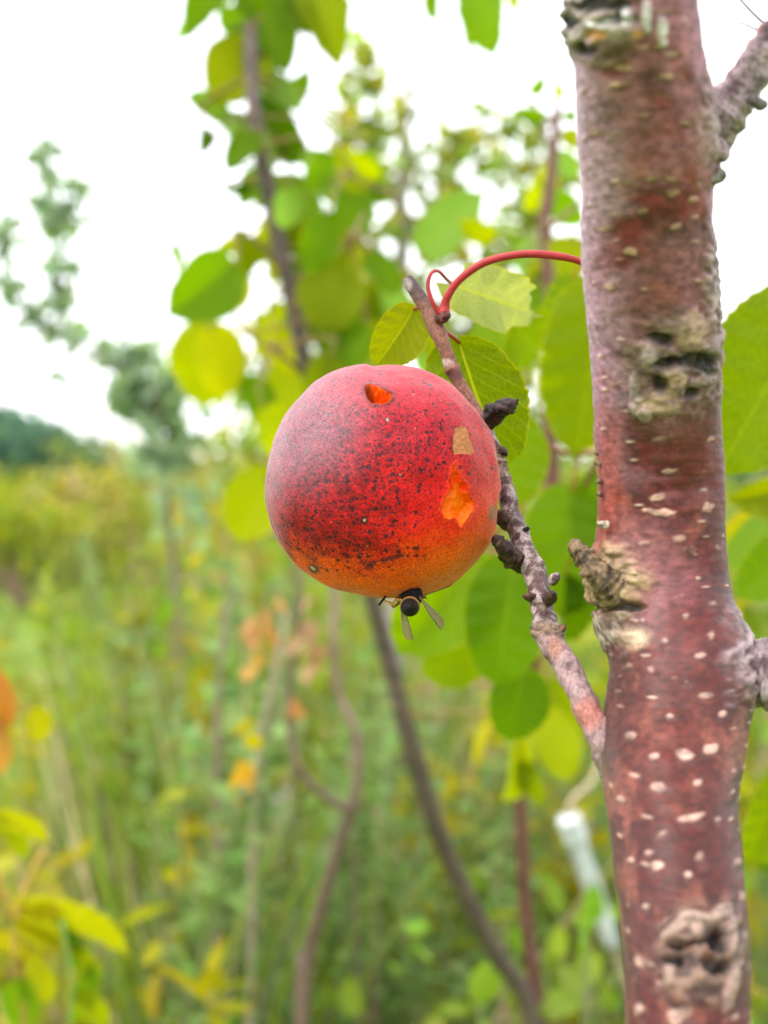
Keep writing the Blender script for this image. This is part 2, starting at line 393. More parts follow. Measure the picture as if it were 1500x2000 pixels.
# ceiling of the weed tops in the photograph, by column
YT = lambda px: np.interp(px, [-200, 0, 150, 230, 300, 420, 600, 800, 1000, 1200, 1500, 1700], [1330, 1300, 1230, 1060, 940, 900, 950, 1050, 1100, 1050, 980, 960])
def choose(px, rs):
    if px < 260: w_ = dict(mugwort=.22, goldenrod=.18, yellow=.24, grass=.32, dead=.05, clover=.05)
    elif px < 460: w_ = dict(mugwort=.42, goldenrod=.12, yellow=.15, grass=.22, dead=.12, clover=.05)
    elif px < 900: w_ = dict(mugwort=.36, goldenrod=.16, yellow=.10, grass=.28, dead=.14, clover=.04)
    else: w_ = dict(mugwort=.24, goldenrod=.26, yellow=.14, grass=.2, dead=.05, clover=.11)
    return rs.choice(list(w_), p=np.array(list(w_.values())) / sum(w_.values()))
rs = np.random.RandomState(21)
near = 0
while near < 240:
    d = math.sqrt(rs.uniform(1.75 ** 2, 5.2 ** 2)); px = rs.uniform(-150, 1650); x = (px - 750) / F * d
    yt = YT(px) + rs.exponential(240) + 10; h = CAM_H - (yt - 930) / F * d
    if h < .3: continue
    k = choose(px, rs)
    put_plant(k, rs.randint(3), x, d, -.02, h, rs.uniform(0, 6.28), rs.normal(0, .06, 2)); near += 1   # plants that nothing would tell apart are left to the meadow mass
for px, py, d, k in ((1200, 1600, 1.5, 'clover'), (1240, 1610, 1.55, 'clover'), (1170, 1640, 1.5, 'goldenrod'), (1180, 1600, 1.5, 'yellow'), (1210, 1610, 1.42, 'clover'), (1225, 1600, 1.48, 'mugwort'), (1195, 1620, 1.6, 'grass'), (1150, 1710, 1.4, 'clover'), (1060, 1700, 2.3, 'goldenrod'), (640, 1180, 2.2, 'mugwort'), (730, 1260, 1.95, 'mugwort'), (700, 1400, 1.9, 'mugwort'), (350, 1250, 2.0, 'mugwort'), (270, 1330, 1.9, 'mugwort'), (430, 1300, 2.5, 'mugwort'), (860, 1450, 2.0, 'mugwort'), (560, 1480, 2.1, 'mugwort'), (930, 1500, 2.6, 'mugwort'), (330, 1330, 2.3, 'mugwort'), (250, 1500, 2.2, 'mugwort'), (380, 1450, 2.1, 'mugwort'), (300, 1650, 2.0, 'mugwort'), (700, 1250, 2.6, 'mugwort'), (820, 1350, 2.5, 'mugwort'), (760, 1500, 2.2, 'goldenrod'), (900, 1600, 2.2, 'grass'), (1000, 1500, 2.4, 'goldenrod'), (620, 1700, 2.2, 'goldenrod'), (480, 1650, 2.2, 'grass'), (160, 1750, 2.1, 'goldenrod')):
    put_plant(k, rs.randint(3), (px - 750) / F * d, d, -.02, CAM_H - (py - 930) / F * d, rs.uniform(0, 6.28), (0, 0))
# the rest of the meadow reads as one mass
def meadow():
    g = {'a': Geo(), 'b': Geo()}; r = np.random.RandomState(5)
    def drop(k, j, x, y, s, wide=1., tint=(1, 1, 1)):
        a = r.uniform(0, 6.28); c, s_ = math.cos(a), math.sin(a); R = np.array([[c, -s_, 0], [s_, c, 0], [0, 0, 1]])
        for nm, (gg, me) in PROTO[k, j].items():
            V, Fc, C = gg.out(); V = (V * [wide, wide, 1]) @ R.T * s + [x, y, -.02]
            g['a'].add(V, Fc, C * tint)
    for _ in range(650):                                     # 4-16 m
        d = math.sqrt(r.uniform(5.2 ** 2, 19 ** 2)); px = r.uniform(-250, 1750); x = (px - 750) / F * d
        k = choose(px, r)
        clear = px < 330 and 7.0 < d < 17
        if clear and r.rand() < .75: k = 'grass'
        yt = YT(px) - 70 + r.exponential(90); h = CAM_H - (yt - 930) / F * d
        h = min(max(h, .22), 1.35)
        if clear: h = r.uniform(.12, .25)
        elif 230 < px < 620 and d < 12: h = r.uniform(.9, 1.4); k = r.choice(['yellow', 'dead', 'yellow', 'mugwort', 'dead', 'goldenrod'])
        elif d > 8 and px < 500: h = r.uniform(.5, 1.1)
        drop(k, r.randint(3), x, d, h, 1.3 if d > 9 else 1.0)
    for _ in range(420):                                     # far grass and herbs
        d = math.sqrt(r.uniform(19 ** 2, 60 ** 2)); px = r.uniform(-300, 1800); x = (px - 750) / F * d
        k = r.choice(['goldenrod', 'yellow', 'grass', 'clover', 'yellow', 'mugwort']); drop(k, r.randint(3), x, d, r.uniform(.6, 1.5), 1.8)
    for _ in range(900):                                     # the field goes on at both sides of the view
        d = math.sqrt(r.uniform(1.2 ** 2, 26 ** 2)); px = r.choice([r.uniform(-3200, -200), r.uniform(1700, 4700)]); x = (px - 750) / F * d
        drop(choose(px, r), r.randint(3), x, d, r.uniform(.5, 1.15), 1.0 + d * .06)
    o = link('meadow', g['a'].mesh('meadow'), M_FOL); o['kind'] = 'stuff'; o['label'] = 'blurred mass of green and yellow weeds filling the meadow'; o['category'] = 'meadow'
meadow()

# ------------------------------------------------------------------ far shrubs and woodland
def crown(geo, centres, n_each, L, W, cols, rs, flat=.8, T=OV):
    for (c, r) in centres:
        n = int(n_each); d = rdir(n, 0, rs); rad = rs.uniform(.25, 1.0, n) ** .6
        o = np.asarray(c) + d * rad[:, None] * np.asarray(r)
        cc = np.array([cols[i] for i in rs.randint(0, len(cols), n)]) * rs.uniform(.65, 1.35, (n, 1))
        scatter(geo, T, o, rdir(n, -.35, rs), rdir(n, .5, rs), rs.uniform(.7, 1.2, n) * L, rs.uniform(.7, 1.2, n) * W, cc)
def shrub(name, x, d, h, wdt, cols, label, cat, rs, L=.14, group=None, n=90):
    o = thing(name, (x, d, 0), label, cat, group); g = Geo(); s = Geo()
    cs = []
    for k in range(9):
        c = np.array([x + rs.uniform(-.5, .5) * wdt, d + rs.uniform(-.4, .4) * wdt, h * rs.uniform(.3, .82)])
        r = np.array([wdt * .28, wdt * .28, h * .2]) * rs.uniform(.7, 1.2); c[2] = min(c[2], h - r[2]); cs.append((c, r))
        q = catmull([(x, d, -.02), (x * .5 + c[0] * .5 + rs.normal(0, .05), d * .5 + c[1] * .5, c[2] * .45), tuple(c)], 8)
        V, f, _n = tube(q, np.linspace(.03, .008, 8) * h / 2, 6); s.add(V, f, BRN)
    crown(g, cs, n, L, L * .6, cols, rs)
    V, Fc, C = g.out(); part('crown', o, V, Fc, M_FOL, col=C)
    V, Fc, C = s.out(); part('stem', o, V, Fc, M_STEM, col=C)
    return o
rs = np.random.RandomState(31)
SH = [(-60, 15, 1.75, 2.0, [G_YEL, YEL, G_LIME], 'wide yellow-green shrub at the far left edge of the meadow'),
      (40, 11, 1.6, 1.2, [G_LIME, (.40, .40, .03), G_MID], 'lime-green shrub in front of the dark wood at the left'),
      (110, 13, 1.5, 1.4, [(.42, .38, .05), TAN, G_YEL], 'low yellow and straw-coloured shrub in front of the dark wood'),
      (200, 17, 2.2, 1.8, [G_LIME, G_YEL, G_MID, G_OLV], 'green rounded shrub just right of the dark wood'),
      (270, 12, 1.6, 1.2, [G_YEL, G_OLV, (.40, .30, .12)], 'low olive and tan shrub under the leaning leafy tree'),
      (350, 14, 2.0, 1.4, [(.36, .36, .03), TAN, G_YEL], 'straw-coloured shrub right behind the leaning leafy tree'),
      (450, 10, 1.85, 1.3, [G_MID, G_OLV, G_YEL, TAN], 'olive green shrub seen just left of the apricot fruit'),
      (560, 9, 1.7, 1.2, [G_LIME, G_YEL, TAN], 'yellow-green shrub close behind the left side of the apricot'),
      (640, 13, 2.4, 1.8, [G_MID, G_LIME, G_YEL], 'tall green shrub behind the red apricot'),
      (840, 12, 2.2, 1.8, [G_LIME, G_PALE, G_YEL], 'pale green shrub behind the fruiting twig'),
      (1020, 13, 2.3, 1.8, [G_MID, G_LIME, G_YEL], 'green shrub in the gap between fruiting twig and trunk'),
      (1460, 12, 1.5, 1.9, [G_LIME, G_YEL, TAN], 'yellow-green shrub right of the trunk at horizon height'),
      (1640, 14, 1.7, 2.0, [G_LIME, G_MID], 'green shrub at the far right edge')]
for px, d, h, wd, cols, lab in SH:
    d *= K
    shrub('meadow_shrub', (px - 750) / F * d, d, h, wd, cols, lab, 'shrub', rs, L=.11, n=70, group='shrubs at the far side of the meadow')
def woodland():
    g = Geo(); r = np.random.RandomState(9); cs = []
    for k in range(420):
        px = r.uniform(-500, 2000) if k < 150 else r.uniform(-3500, 5000); d = r.uniform(80, 120); h = np.interp(px, [-500, 0, 90, 170, 300, 2000], [6.0, 5.5, 4.6, 3.4, 2.2, 2.6]) * d / 100 * 1.05 * r.uniform(.85, 1.08)
        rr = r.uniform(1.6, 2.6); cs.append((((px - 750) / F * d, d, max(h - rr * .8, .5)), (rr * 1.3, rr * 1.3, rr * .8)))
        cs.append((((px - 750) / F * d, d - 1, max(h * .4, .4)), (rr * 1.5, rr, h * .4)))
    crown(g, cs, 130, .85, .5, [(.08, .15, .09), (.10, .19, .09), (.07, .12, .09)], r)
    o = link('far_woodland', g.mesh('far_woodland'), M_FOL); o['kind'] = 'stuff'; o['label'] = 'dark green wood on the horizon at the left'; o['category'] = 'woodland'
woodland()

# ------------------------------------------------------------------ middle-distance trees with small leaves
def mid_tree(label, trunk, branches, clusters, cols, rs, wood, L=.04, n=30, leafsize=1.):
    """trunk / branches in photo px with depth and width; clusters: (px,py,d,rpx) clumps of leaves"""
    x0 = trunk[0]; b = P(x0[0], x0[1], x0[2]); o = thing('young_tree', (b[0], b[1], 0), label, 'tree')
    path, rad = pxpath(trunk, 40); path = np.vstack([[b[0], b[1], -.03], path]); rad = np.concatenate([[rad[0] * 1.3], rad])
    V, f, _n = tube(path, rad, 10); part('trunk', o, V, f, M_STEM, col=np.tile(wood, (len(V), 1)) * (.7 + .6 * fbm(V * 60))[:, None])
    for br in branches:
        p, r_ = pxpath(br, 18); V, f, _n = tube(p, r_, 7); part('branch', o, V, f, M_STEM, col=np.tile(wood, (len(V), 1)) * (.7 + .6 * fbm(V * 60))[:, None])
    g = Geo()
    for c in clusters:
        px, py, d, rp = c[:4]; k = int(n * (c[4] if len(c) > 4 else 1)); r0 = rp * d * K / F
        crown(g, [(P(px, py, d), np.array([r0, r0 * 1.2, r0]))], k, L, L * .72, cols, rs)
    V, Fc, C = g.out(); part('crown', o, V, Fc, M_FOL, col=C)
    return o
rs = np.random.RandomState(41)
GREY = np.array([.30, .25, .25])
mid_tree('slender grey-barked young tree with small pale leaves rising behind the apricot',
    [(770, 1150, 2.2, 34), (772, 800, 2.2, 32), (785, 520, 2.2, 30), (784, 380, 2.2, 27), (788, 260, 2.2, 20), (795, 170, 2.2, 12), (812, 80, 2.2, 6), (835, 20, 2.2, 5)],
    [[(786, 420, 2.2, 14), (720, 300, 2.15, 8), (700, 190, 2.1, 5), (705, 90, 2.1, 3)], [(786, 480, 2.2, 14), (850, 380, 2.2, 8), (920, 290, 2.2, 5), (945, 210, 2.2, 3)],
     [(780, 640, 2.2, 14), (680, 540, 2.1, 9), (660, 420, 2.1, 5)], [(775, 700, 2.2, 14), (900, 560, 2.3, 9), (1000, 400, 2.3, 6), (1030, 300, 2.3, 4)]],
    [(800, 200, 2.2, 26, .3), (720, 130, 2.1, 26, .3), (880, 330, 2.2, 34, .5), (960, 330, 2.2, 34, .5), (1050, 260, 2.3, 30, .5), (690, 250, 2.1, 34, .5), (700, 100, 2.1, 22, .35), (715, 170, 2.1, 35, .55), (730, 250, 2.1, 42, .7), (700, 330, 2.1, 40, .6), (745, 350, 2.2, 45, .6), (790, 300, 2.2, 35, .35), (870, 270, 2.2, 32, .4), (925, 270, 2.2, 34, .5), (955, 215, 2.2, 18, .2),
     (1000, 230, 2.3, 22, .4), (1005, 320, 2.3, 32, .5), (850, 350, 2.2, 50, .5), (740, 440, 2.2, 70, 1.1), (850, 460, 2.2, 70, 1.0), (940, 500, 2.2, 70, 1.2), (1010, 440, 2.3, 60, 1.0), (1060, 370, 2.3, 60, 1.0), (1100, 330, 2.3, 40, .7),
     (640, 560, 2.2, 90, 2.0), (760, 580, 2.2, 90, 2.1), (900, 620, 2.3, 90, 2.4), (1040, 600, 2.3, 100, 3.), (560, 650, 2.3, 80, 1.6), (680, 700, 2.3, 90, 2.4), (520, 760, 2.3, 80, 1.5), (1000, 760, 2.3, 110, 3), (600, 860, 2.3, 110, 2.5), (470, 880, 2.4, 80, 1.5),
     (1100, 980, 2.3, 110, 2.5), (920, 1000, 2.3, 100, 2.), (1080, 520, 2.3, 70, 1.5)],
    [G_LIME, G_YEL, (.36, .44, .17), (.30, .42, .08)], rs, GREY, L=.040, n=46)
mid_tree('young tree leaning left with loose blue-green leaf clumps against the white sky',
    [(345, 1180, 2.6, 15), (330, 1000, 2.6, 14), (310, 860, 2.6, 13), (270, 740, 2.6, 14), (190, 690, 2.6, 10), (140, 640, 2.6, 8), (120, 520, 2.6, 6), (115, 400, 2.6, 5), (90, 290, 2.6, 4)],
    [[(150, 660, 2.6, 8), (80, 620, 2.6, 6), (30, 540, 2.6, 5), (-10, 440, 2.6, 4)], [(115, 410, 2.6, 4), (160, 380, 2.6, 3)], [(310, 860, 2.6, 12), (300, 720, 2.55, 6)]],
    [(95, 280, 2.6, 20, .22), (75, 300, 2.6, 16, .15), (100, 350, 2.6, 22, .22), (160, 372, 2.6, 22, .3), (95, 405, 2.6, 34, .55), (125, 435, 2.6, 34, .6), (120, 530, 2.6, 32, .5), (125, 590, 2.6, 30, .3), (135, 655, 2.6, 26, .25),
     (5, 460, 2.6, 30, .5), (30, 540, 2.6, 30, .35), (50, 600, 2.6, 22, .25), (95, 640, 2.6, 18, .2), (130, 730, 2.6, 10, .08), (190, 690, 2.6, 18, .2), (250, 690, 2.6, 34, .55), (290, 680, 2.6, 22, .3), (245, 750, 2.6, 40, .9), (290, 780, 2.6, 45, 1.1), (330, 740, 2.6, 30, .5),
     (330, 830, 2.6, 60, .9), (320, 900, 2.6, 70, .7), (380, 810, 2.6, 60, .5), (420, 900, 2.6, 80, .6), (360, 980, 2.6, 90, .5)],
    [(.26, .37, .20), (.28, .38, .16), (.25, .34, .22), (.34, .42, .26)], rs, np.array([.16, .115, .09]), L=.050, n=52)

# ------------------------------------------------------------------ apricot leaves (individual parts)
def leaf_mesh(seed, cup=.10, curl=.18, wave=.03, NU=34, NV=18, point=.10):
    r = np.random.RandomState(seed); u = np.linspace(0, 1, NU); v = np.linspace(-1, 1, NV)
    # broad ovate outline, slightly heart-shaped base, short drawn-out tip
    wd = .5 * np.sin(np.pi * u ** .72) ** .62; tip = sst(.86, 1, u); wd = wd * (1 - tip) + .5 * .16 * (1 - u) / .14 * tip * .9
    wd[-1] = .002; wd[0] = .02
    U, Vv = np.meshgrid(u, v, indexing='ij'); W = np.repeat(wd[:, None], NV, 1)
    ser = 1 + .018 * np.sign(np.sin(U * 95)) * (np.abs(Vv) > .99)
    X = Vv * W * ser; Yy = U - .07 * np.abs(Vv) ** 1.5 * np.exp(-(U / .16) ** 2)           # lobes reach back past the stalk
    a = r.uniform(0, 6.28)
    Z = cup * np.abs(X) * 2 - curl * (U - .3) ** 2 + wave * np.sin(U * 9 + a + np.sign(Vv)) * np.abs(Vv) ** 2 + .02 * np.sin(np.abs(Vv) * 3 - U * 38) * np.abs(Vv)
    V = np.stack([X, Yy, Z], -1).reshape(-1, 3); idx = np.arange(NU * NV).reshape(NU, NV)
    q = np.stack([idx[:-1, :-1], idx[:-1, 1:], idx[1:, 1:], idx[1:, :-1]], -1).reshape(-1, 4)
    uv = np.stack([.5 + Vv.ravel() * .5, U.ravel()], -1)
    return mesh('leaf', V, [q], uv=uv)
LEAVES = [leaf_mesh(1), leaf_mesh(2, .22, .3), leaf_mesh(3, .05, .1, .06), leaf_mesh(4, .35, .35, .04), leaf_mesh(5, .15, .5, .05)]
def petiole_mesh():
    q = catmull([(0, 0, 0), (0, -.14, .03), (0, -.30, .13), (.02, -.42, .28)], 12); V, f, _n = tube(q, np.linspace(.011, .015, 12), 8)
    return mesh('petiole', V, f)
PETM = petiole_mesh()
def apricot_leaf(root, base, tip, wpx, col, roll=0., var=0, pet=True, faint=False):
    """base/tip: (px,py,depth); wpx: width in px"""
    B, T = P(*base), P(*tip); Y = T - B; L = np.linalg.norm(Y); Y = Y / L
    Zc = CP - B; Z = Zc - Y * (Zc @ Y); Z /= np.linalg.norm(Z); X = np.cross(Y, Z); c, s = math.cos(roll), math.sin(roll)
    X, Z = X * c + Z * s, Z * c - X * s
    W = wpx * base[2] * K / F; rl = np.array(root.location)
    W = W / .93
    M = Matrix(((X[0] * W, Y[0] * L, Z[0] * L, B[0] - rl[0]), (X[1] * W, Y[1] * L, Z[1] * L, B[1] - rl[1]), (X[2] * W, Y[2] * L, Z[2] * L, B[2] - rl[2]), (0, 0, 0, 1)))
    o = link('leaf', LEAVES[var], M_LEAF, root, M)
    if faint: o.material_slots[0].link = 'OBJECT'; o.material_slots[0].material = M_LEAF2
    o.color = (*col, 1)
    if pet:
        link('petiole', PETM, M_PET, o)
    return o
L_G = (.11, .21, .003); L_B = (.14, .26, .008); L_Y = (.30, .34, .002); L_O = (.18, .23, .002); L_D = (.06, .13, .004); L_P = (.20, .33, .06); L_YY = (.42, .41, .004)

# the two-stemmed sapling behind the fruit
sb = P(1040, 2010, .98)
sap = thing('apricot_sapling', (sb[0], sb[1], 0), 'two-stemmed young apricot sapling with large glossy leaves just behind the fruit', 'tree')
def stemcol(V, c0, c1): return lerp(c0, c1, fbm(V * 90, 3))
sp, sr = pxpath([(1060, 2500, .99, 46), (1040, 2010, .98, 38), (960, 1850, .96, 37), (870, 1660, .93, 36), (810, 1480, .91, 37), (770, 1330, .90, 34), (730, 1180, .89, 31), (680, 950, .87, 28), (605, 740, .86, 31), (555, 520, .86, 31), (530, 400, .86, 31), (500, 250, .86, 28), (490, 100, .87, 27), (497, -60, .88, 18), (500, -260, .9, 8)], 130)
sp = np.vstack([[sb[0] + .02, sb[1], -.03], sp]); sr = np.concatenate([[.012], sr])
V, f, _n = tube(sp, sr, 14, disp=lambda V, N: (fbm(V * 120, 3) - .5) * .0016); part('stem', sap, V, f, M_STEM, col=stemcol(V, (.04, .026, .020), (.125, .085, .068)))
sp, sr = pxpath([(1062, 2400, 1.0, 34), (1052, 2010, .99, 28), (1028, 1800, .98, 27), (1018, 1600, .96, 27), (1016, 1450, .95, 27), (1040, 1300, .93, 27), (1068, 1120, .9, 30), (1078, 950, .88, 32), (1072, 780, .87, 26), (1075, 600, .87, 24), (1065, 450, .87, 24), (1080, 320, .87, 22), (1088, 220, .87, 15), (1088, 130, .88, 6)], 120)
V, f, _n = tube(sp, sr, 14, disp=lambda V, N: (fbm(V * 120, 3, 5) - .5) * .0018); part('stem', sap, V, f, M_STEM, col=stemcol(V, (.075, .022, .020), (.20, .08, .065)))
for br in ([(605, 740, .86, 12), (545, 690, .84, 9), (470, 640, .83, 6), (450, 560, .83, 5)], [(560, 540, .86, 11), (500, 470, .84, 8), (455, 460, .83, 5)], [(532, 410, .86, 11), (600, 380, .85, 7), (690, 340, .84, 5)], [(570, 560, .86, 11), (620, 500, .85, 7), (690, 480, .85, 5)],
           [(500, 220, .86, 9), (450, 235, .84, 5), (410, 270, .84, 4)], [(1068, 450, .87, 12), (1130, 400, .87, 8), (1200, 360, .87, 5)], [(650, 880, .86, 9), (560, 900, .86, 7), (520, 940, .86, 5)], [(1080, 300, .87, 9), (1050, 230, .88, 6), (1030, 195, .88, 4)]):
    p_, r_ = pxpath(br, 14); V, f, _n = tube(p_, r_, 8); part('branch', sap, V, f, M_STEM, col=stemcol(V, (.12, .05, .04), (.26, .15, .10)))
SL = [((452, -40), (362, 60), 85, L_G, .5, 1), ((400, -60), (345, 90), 40, L_P, 1.0, 0), ((492, 85), (418, 203), 122, L_Y, .2, 0), ((432, 245), (360, 168), 66, L_B, .6, 1), ((395, 250), (392, 305), 40, L_D, .7, 3),
      ((505, -20), (560, 145), 95, L_G, -.3, 2), ((520, 60), (528, 150), 60, L_O, .4, 1), ((498, 185), (616, 140), 76, L_G, .8, 3), ((505, 205), (600, 322), 95, L_D, -.3, 1), ((428, 238), (542, 332), 66, L_P, .9, 1), ((455, 225), (500, 300), 60, L_G, .4, 2),
      ((606, -30), (664, 122), 92, L_O, .2, 1), ((640, -50), (672, 60), 60, L_G, .8, 2), ((532, 350), (428, 369), 26, L_G, .3, 3), ((500, 368), (640, 402), 90, L_B, .5, 2), ((560, 372), (560, 450), 80, L_P, .7, 0), ((725, 352), (646, 288), 74, L_Y, .3, 1), ((690, 335), (682, 487), 92, L_G, .5, 2),
      ((592, 425), (620, 530), 86, L_O, .2, 1), ((640, 470), (630, 620), 92, L_O, -.5, 2), ((640, 522), (655, 655), 125, L_O, .0, 0), ((452, 518), (332, 618), 128, L_B, .2, 1), ((470, 540), (395, 625), 96, L_YY, -.4, 0), ((412, 635), (398, 802), 142, L_Y, .1, 2), ((415, 650), (440, 780), 100, L_YY, .4, 0),
      ((462, 455), (470, 560), 56, L_O, .5, 3), ((540, 478), (535, 556), 52, L_Y, .4, 1), ((480, 455), (425, 490), 40, L_Y, .5, 1), ((350, 480), (345, 530), 40, L_P, .9, 2), ((590, 690), (540, 825), 96, L_Y, .2, 2), ((610, 640), (660, 735), 70, L_D, .6, 3), ((655, 620), (690, 740), 90, L_G, .2, 1),
      ((530, 925), (450, 1060), 112, L_Y, .2, 0), ((520, 930), (505, 1050), 90, L_YY, .3, 2), ((720, 500), (785, 575), 62, L_B, .4, 2), ((828, 492), (940, 370), 96, L_P, .3, 0), ((690, 585), (735, 680), 80, L_O, .2, 1), ((705, 640), (690, 735), 66, L_G, .2, 1),
      ((1070, 330), (1030, 420), 58, L_Y, .4, 1), ((1085, 385), (1140, 440), 66, L_B, .5, 0), ((1060, 230), (1010, 215), 36, L_B, .3, 1), ((1095, 225), (1135, 220), 30, L_B, .2, 1), ((1085, 165), (1095, 195), 26, L_Y, .2, 1), ((1085, 470), (1135, 560), 62, L_Y, .5, 2), ((1040, 470), (1020, 540), 55, L_P, .5, 0), ((1090, 300), (1130, 350), 46, L_P, .4, 0),
      ((930, -40), (960, 110), 86, L_B, .2, 2), ((900, -20), (925, 100), 54, L_G, .5, 1), ((865, -40), (848, 50), 40, L_B, .6, 3), ((985, -30), (1010, 25), 34, L_Y, .5, 1), ((1060, 1390), (1120, 1530), 92, L_Y, .3, 2), ((1010, 1440), (995, 1580), 55, L_Y, .5, 1), ((1020, 1490), (1060, 1580), 50, L_O, .4, 2), ((1080, 1330), (1135, 1440), 80, L_O, .2, 1)]
# overhanging twig that carries the leaves at the top of the frame
p_, r_ = pxpath([(497, -60, .88, 14), (650, -110, .86, 10), (850, -100, .85, 8), (985, -50, .84, 5)], 20); V, f, _n = tube(p_, r_, 8)
part('branch', sap, V, f, M_STEM, col=stemcol(V, (.12, .05, .04), (.26, .15, .10)))

WOOD = np.concatenate([np.array([o.matrix_basis @ v.co for v in o.data.vertices][::7]) for o in sap.children if o.name.startswith(('stem', 'branch'))]) + np.array(sap.location)
M_PETG = plain('green_red_petiole', (.22, .12, .03), rough=.45, scale=200)
SL += [((492, 60), (420, 20), 60, L_G, .3, 0), ((490, 120), (455, 40), 56, L_D, .6, 1), ((500, 90), (575, 60), 60, L_B, .4, 2), ((505, 150), (590, 210), 60, L_P, .5, 0), ((490, 170), (420, 120), 50, L_Y, .4, 1), ((500, 260), (440, 330), 60, L_G, .4, 2), ((515, 300), (590, 250), 56, L_Y, .3, 1),
       ((505, 30), (470, -40), 60, L_G, .3, 1), ((560, -20), (600, 70), 60, L_D, .5, 2), ((530, 330), (460, 400), 60, L_B, .5, 0), ((540, 430), (480, 520), 66, L_Y, .4, 1), ((700, 330), (760, 400), 60, L_G, .4, 1), ((640, 300), (600, 380), 60, L_B, .5, 2), ((620, 470), (560, 560), 70, L_G, .4, 1), ((700, 560), (740, 640), 64, L_O, .3, 2),
       ((990, 520), (1050, 470), 50, L_B, .4, 1), ((960, 470), (900, 430), 50, L_Y, .3, 2), ((1060, 150), (1030, 190), 30, L_B, .4, 1), ((1100, 260), (1140, 290), 40, L_Y, .3, 1), ((1080, 500), (1030, 560), 60, L_Y, .3, 1)]
SL += [((560, 395), (575, 500), 70, L_O, .3, 1), ((640, 420), (600, 540), 84, L_G, .4, 2), ((600, 300), (655, 400), 60, L_P, .6, 0), ((690, 470), (650, 560), 76, L_Y, .3, 1), ((560, 600), (505, 700), 80, L_Y, .5, 2), ((600, 560), (560, 650), 60, L_G, .5, 0), ((640, 700), (610, 800), 80, L_O, .3, 1), ((540, 640), (570, 740), 70, L_YY, .4, 2),
       ((760, 560), (790, 680), 80, L_P, .3, 0), ((720, 640), (760, 720), 70, L_Y, .4, 1), ((520, 800), (560, 900), 80, L_Y, .4, 2), ((480, 740), (520, 840), 70, L_G, .5, 1), ((700, 300), (745, 390), 56, L_B, .4, 0), ((1130, 470), (1090, 560), 70, L_Y, .3, 1), ((1110, 560), (1140, 660), 80, L_B, .3, 2), ((1040, 540), (1090, 640), 80, L_G, .4, 0), ((1000, 600), (960, 700), 80, L_Y, .4, 1), ((850, 640), (830, 740), 74, L_P, .3, 0), ((800, 600), (850, 700), 60, L_Y, .5, 1)]
# the twig overhead is built first so that its leaves can join it
for b, t, wd, c, ro, va in SL:
    d = (.915 if random.random() < .72 else .845) + random.uniform(-.025, .03); c = np.array(c) * random.uniform(.85, 1.15)
    apricot_leaf(sap, (*b, d), (*t, d + random.uniform(-.02, .02)), wd, tuple(c), ro * random.choice((1, 1, -1)), va, pet=False, faint=True)
    # its stalk runs back to the nearest point of a stem or branch
    B = P(*b, d); Y = unit(B - P(*t, d)); q = WOOD[np.argmin(np.linalg.norm(WOOD - (B + Y * .012), axis=1))]; L_ = np.linalg.norm(q - B)
    if L_ > .16: q = B + Y * .03
    pp = catmull([B, B + Y * L_ * .3 + np.array([0, 0, .002]), q + np.array([0, 0, .12]) * L_, q], 14); V, f, _n = tube(pp, np.linspace(.0009, .0013, 14), 6); part('petiole', sap, V, f, M_PETG)
# ------------------------------------------------------------------ THE APRICOT TREE
TB = P(1345, 2000, .180)
tree = thing('apricot_tree', (TB[0], TB[1], 0), 'red-brown smooth-barked apricot trunk with pale specks at the right, bearing the fruiting twig', 'tree')
TR = np.array([(-700, 1180, 250, .165), (-300, 1215, 262, .172), (0, 1234, 256, .181), (150, 1247, 254, .187), (350, 1262, 252, .197), (500, 1263, 254, .205), (700, 1278, 246, .214), (900, 1288, 248, .221), (1060, 1294, 244, .222), (1180, 1294, 250, .221),
               (1300, 1315, 250, .216), (1450, 1318, 256, .210), (1600, 1317, 250, .200), (1800, 1333, 246, .189), (2000, 1345, 242, .180), (2400, 1360, 246, .172), (3000, 1370, 250, .170)])
def signed_dist(px, py, poly):
    poly = np.asarray(poly, float); d = np.full(px.shape, 1e9); ins = np.zeros(px.shape, bool)
    for i in range(len(poly)):
        a, b = poly[i], poly[(i + 1) % len(poly)]; ab = b - a; ax, ay = px - a[0], py - a[1]
        t = np.clip((ax * ab[0] + ay * ab[1]) / (ab @ ab), 0, 1); d = np.minimum(d, np.hypot(ax - t * ab[0], ay - t * ab[1]))
        c = ((a[1] > py) != (b[1] > py)) & (px < (b[0] - a[0]) * (py - a[1]) / (b[1] - a[1] + 1e-9) + a[0]); ins ^= c
    return np.where(ins, d, -d)
def ell(px, py, cx, cy, rx, ry, soft=.35, ang=0, nz=0.):
    c, s = math.cos(math.radians(ang)), math.sin(math.radians(ang)); x, y = px - cx, py - cy
    x, y = x * c + y * s, -x * s + y * c
    return 1 - sst(1 - soft, 1 + soft, np.sqrt((x / rx) ** 2 + (y / ry) ** 2) + nz)
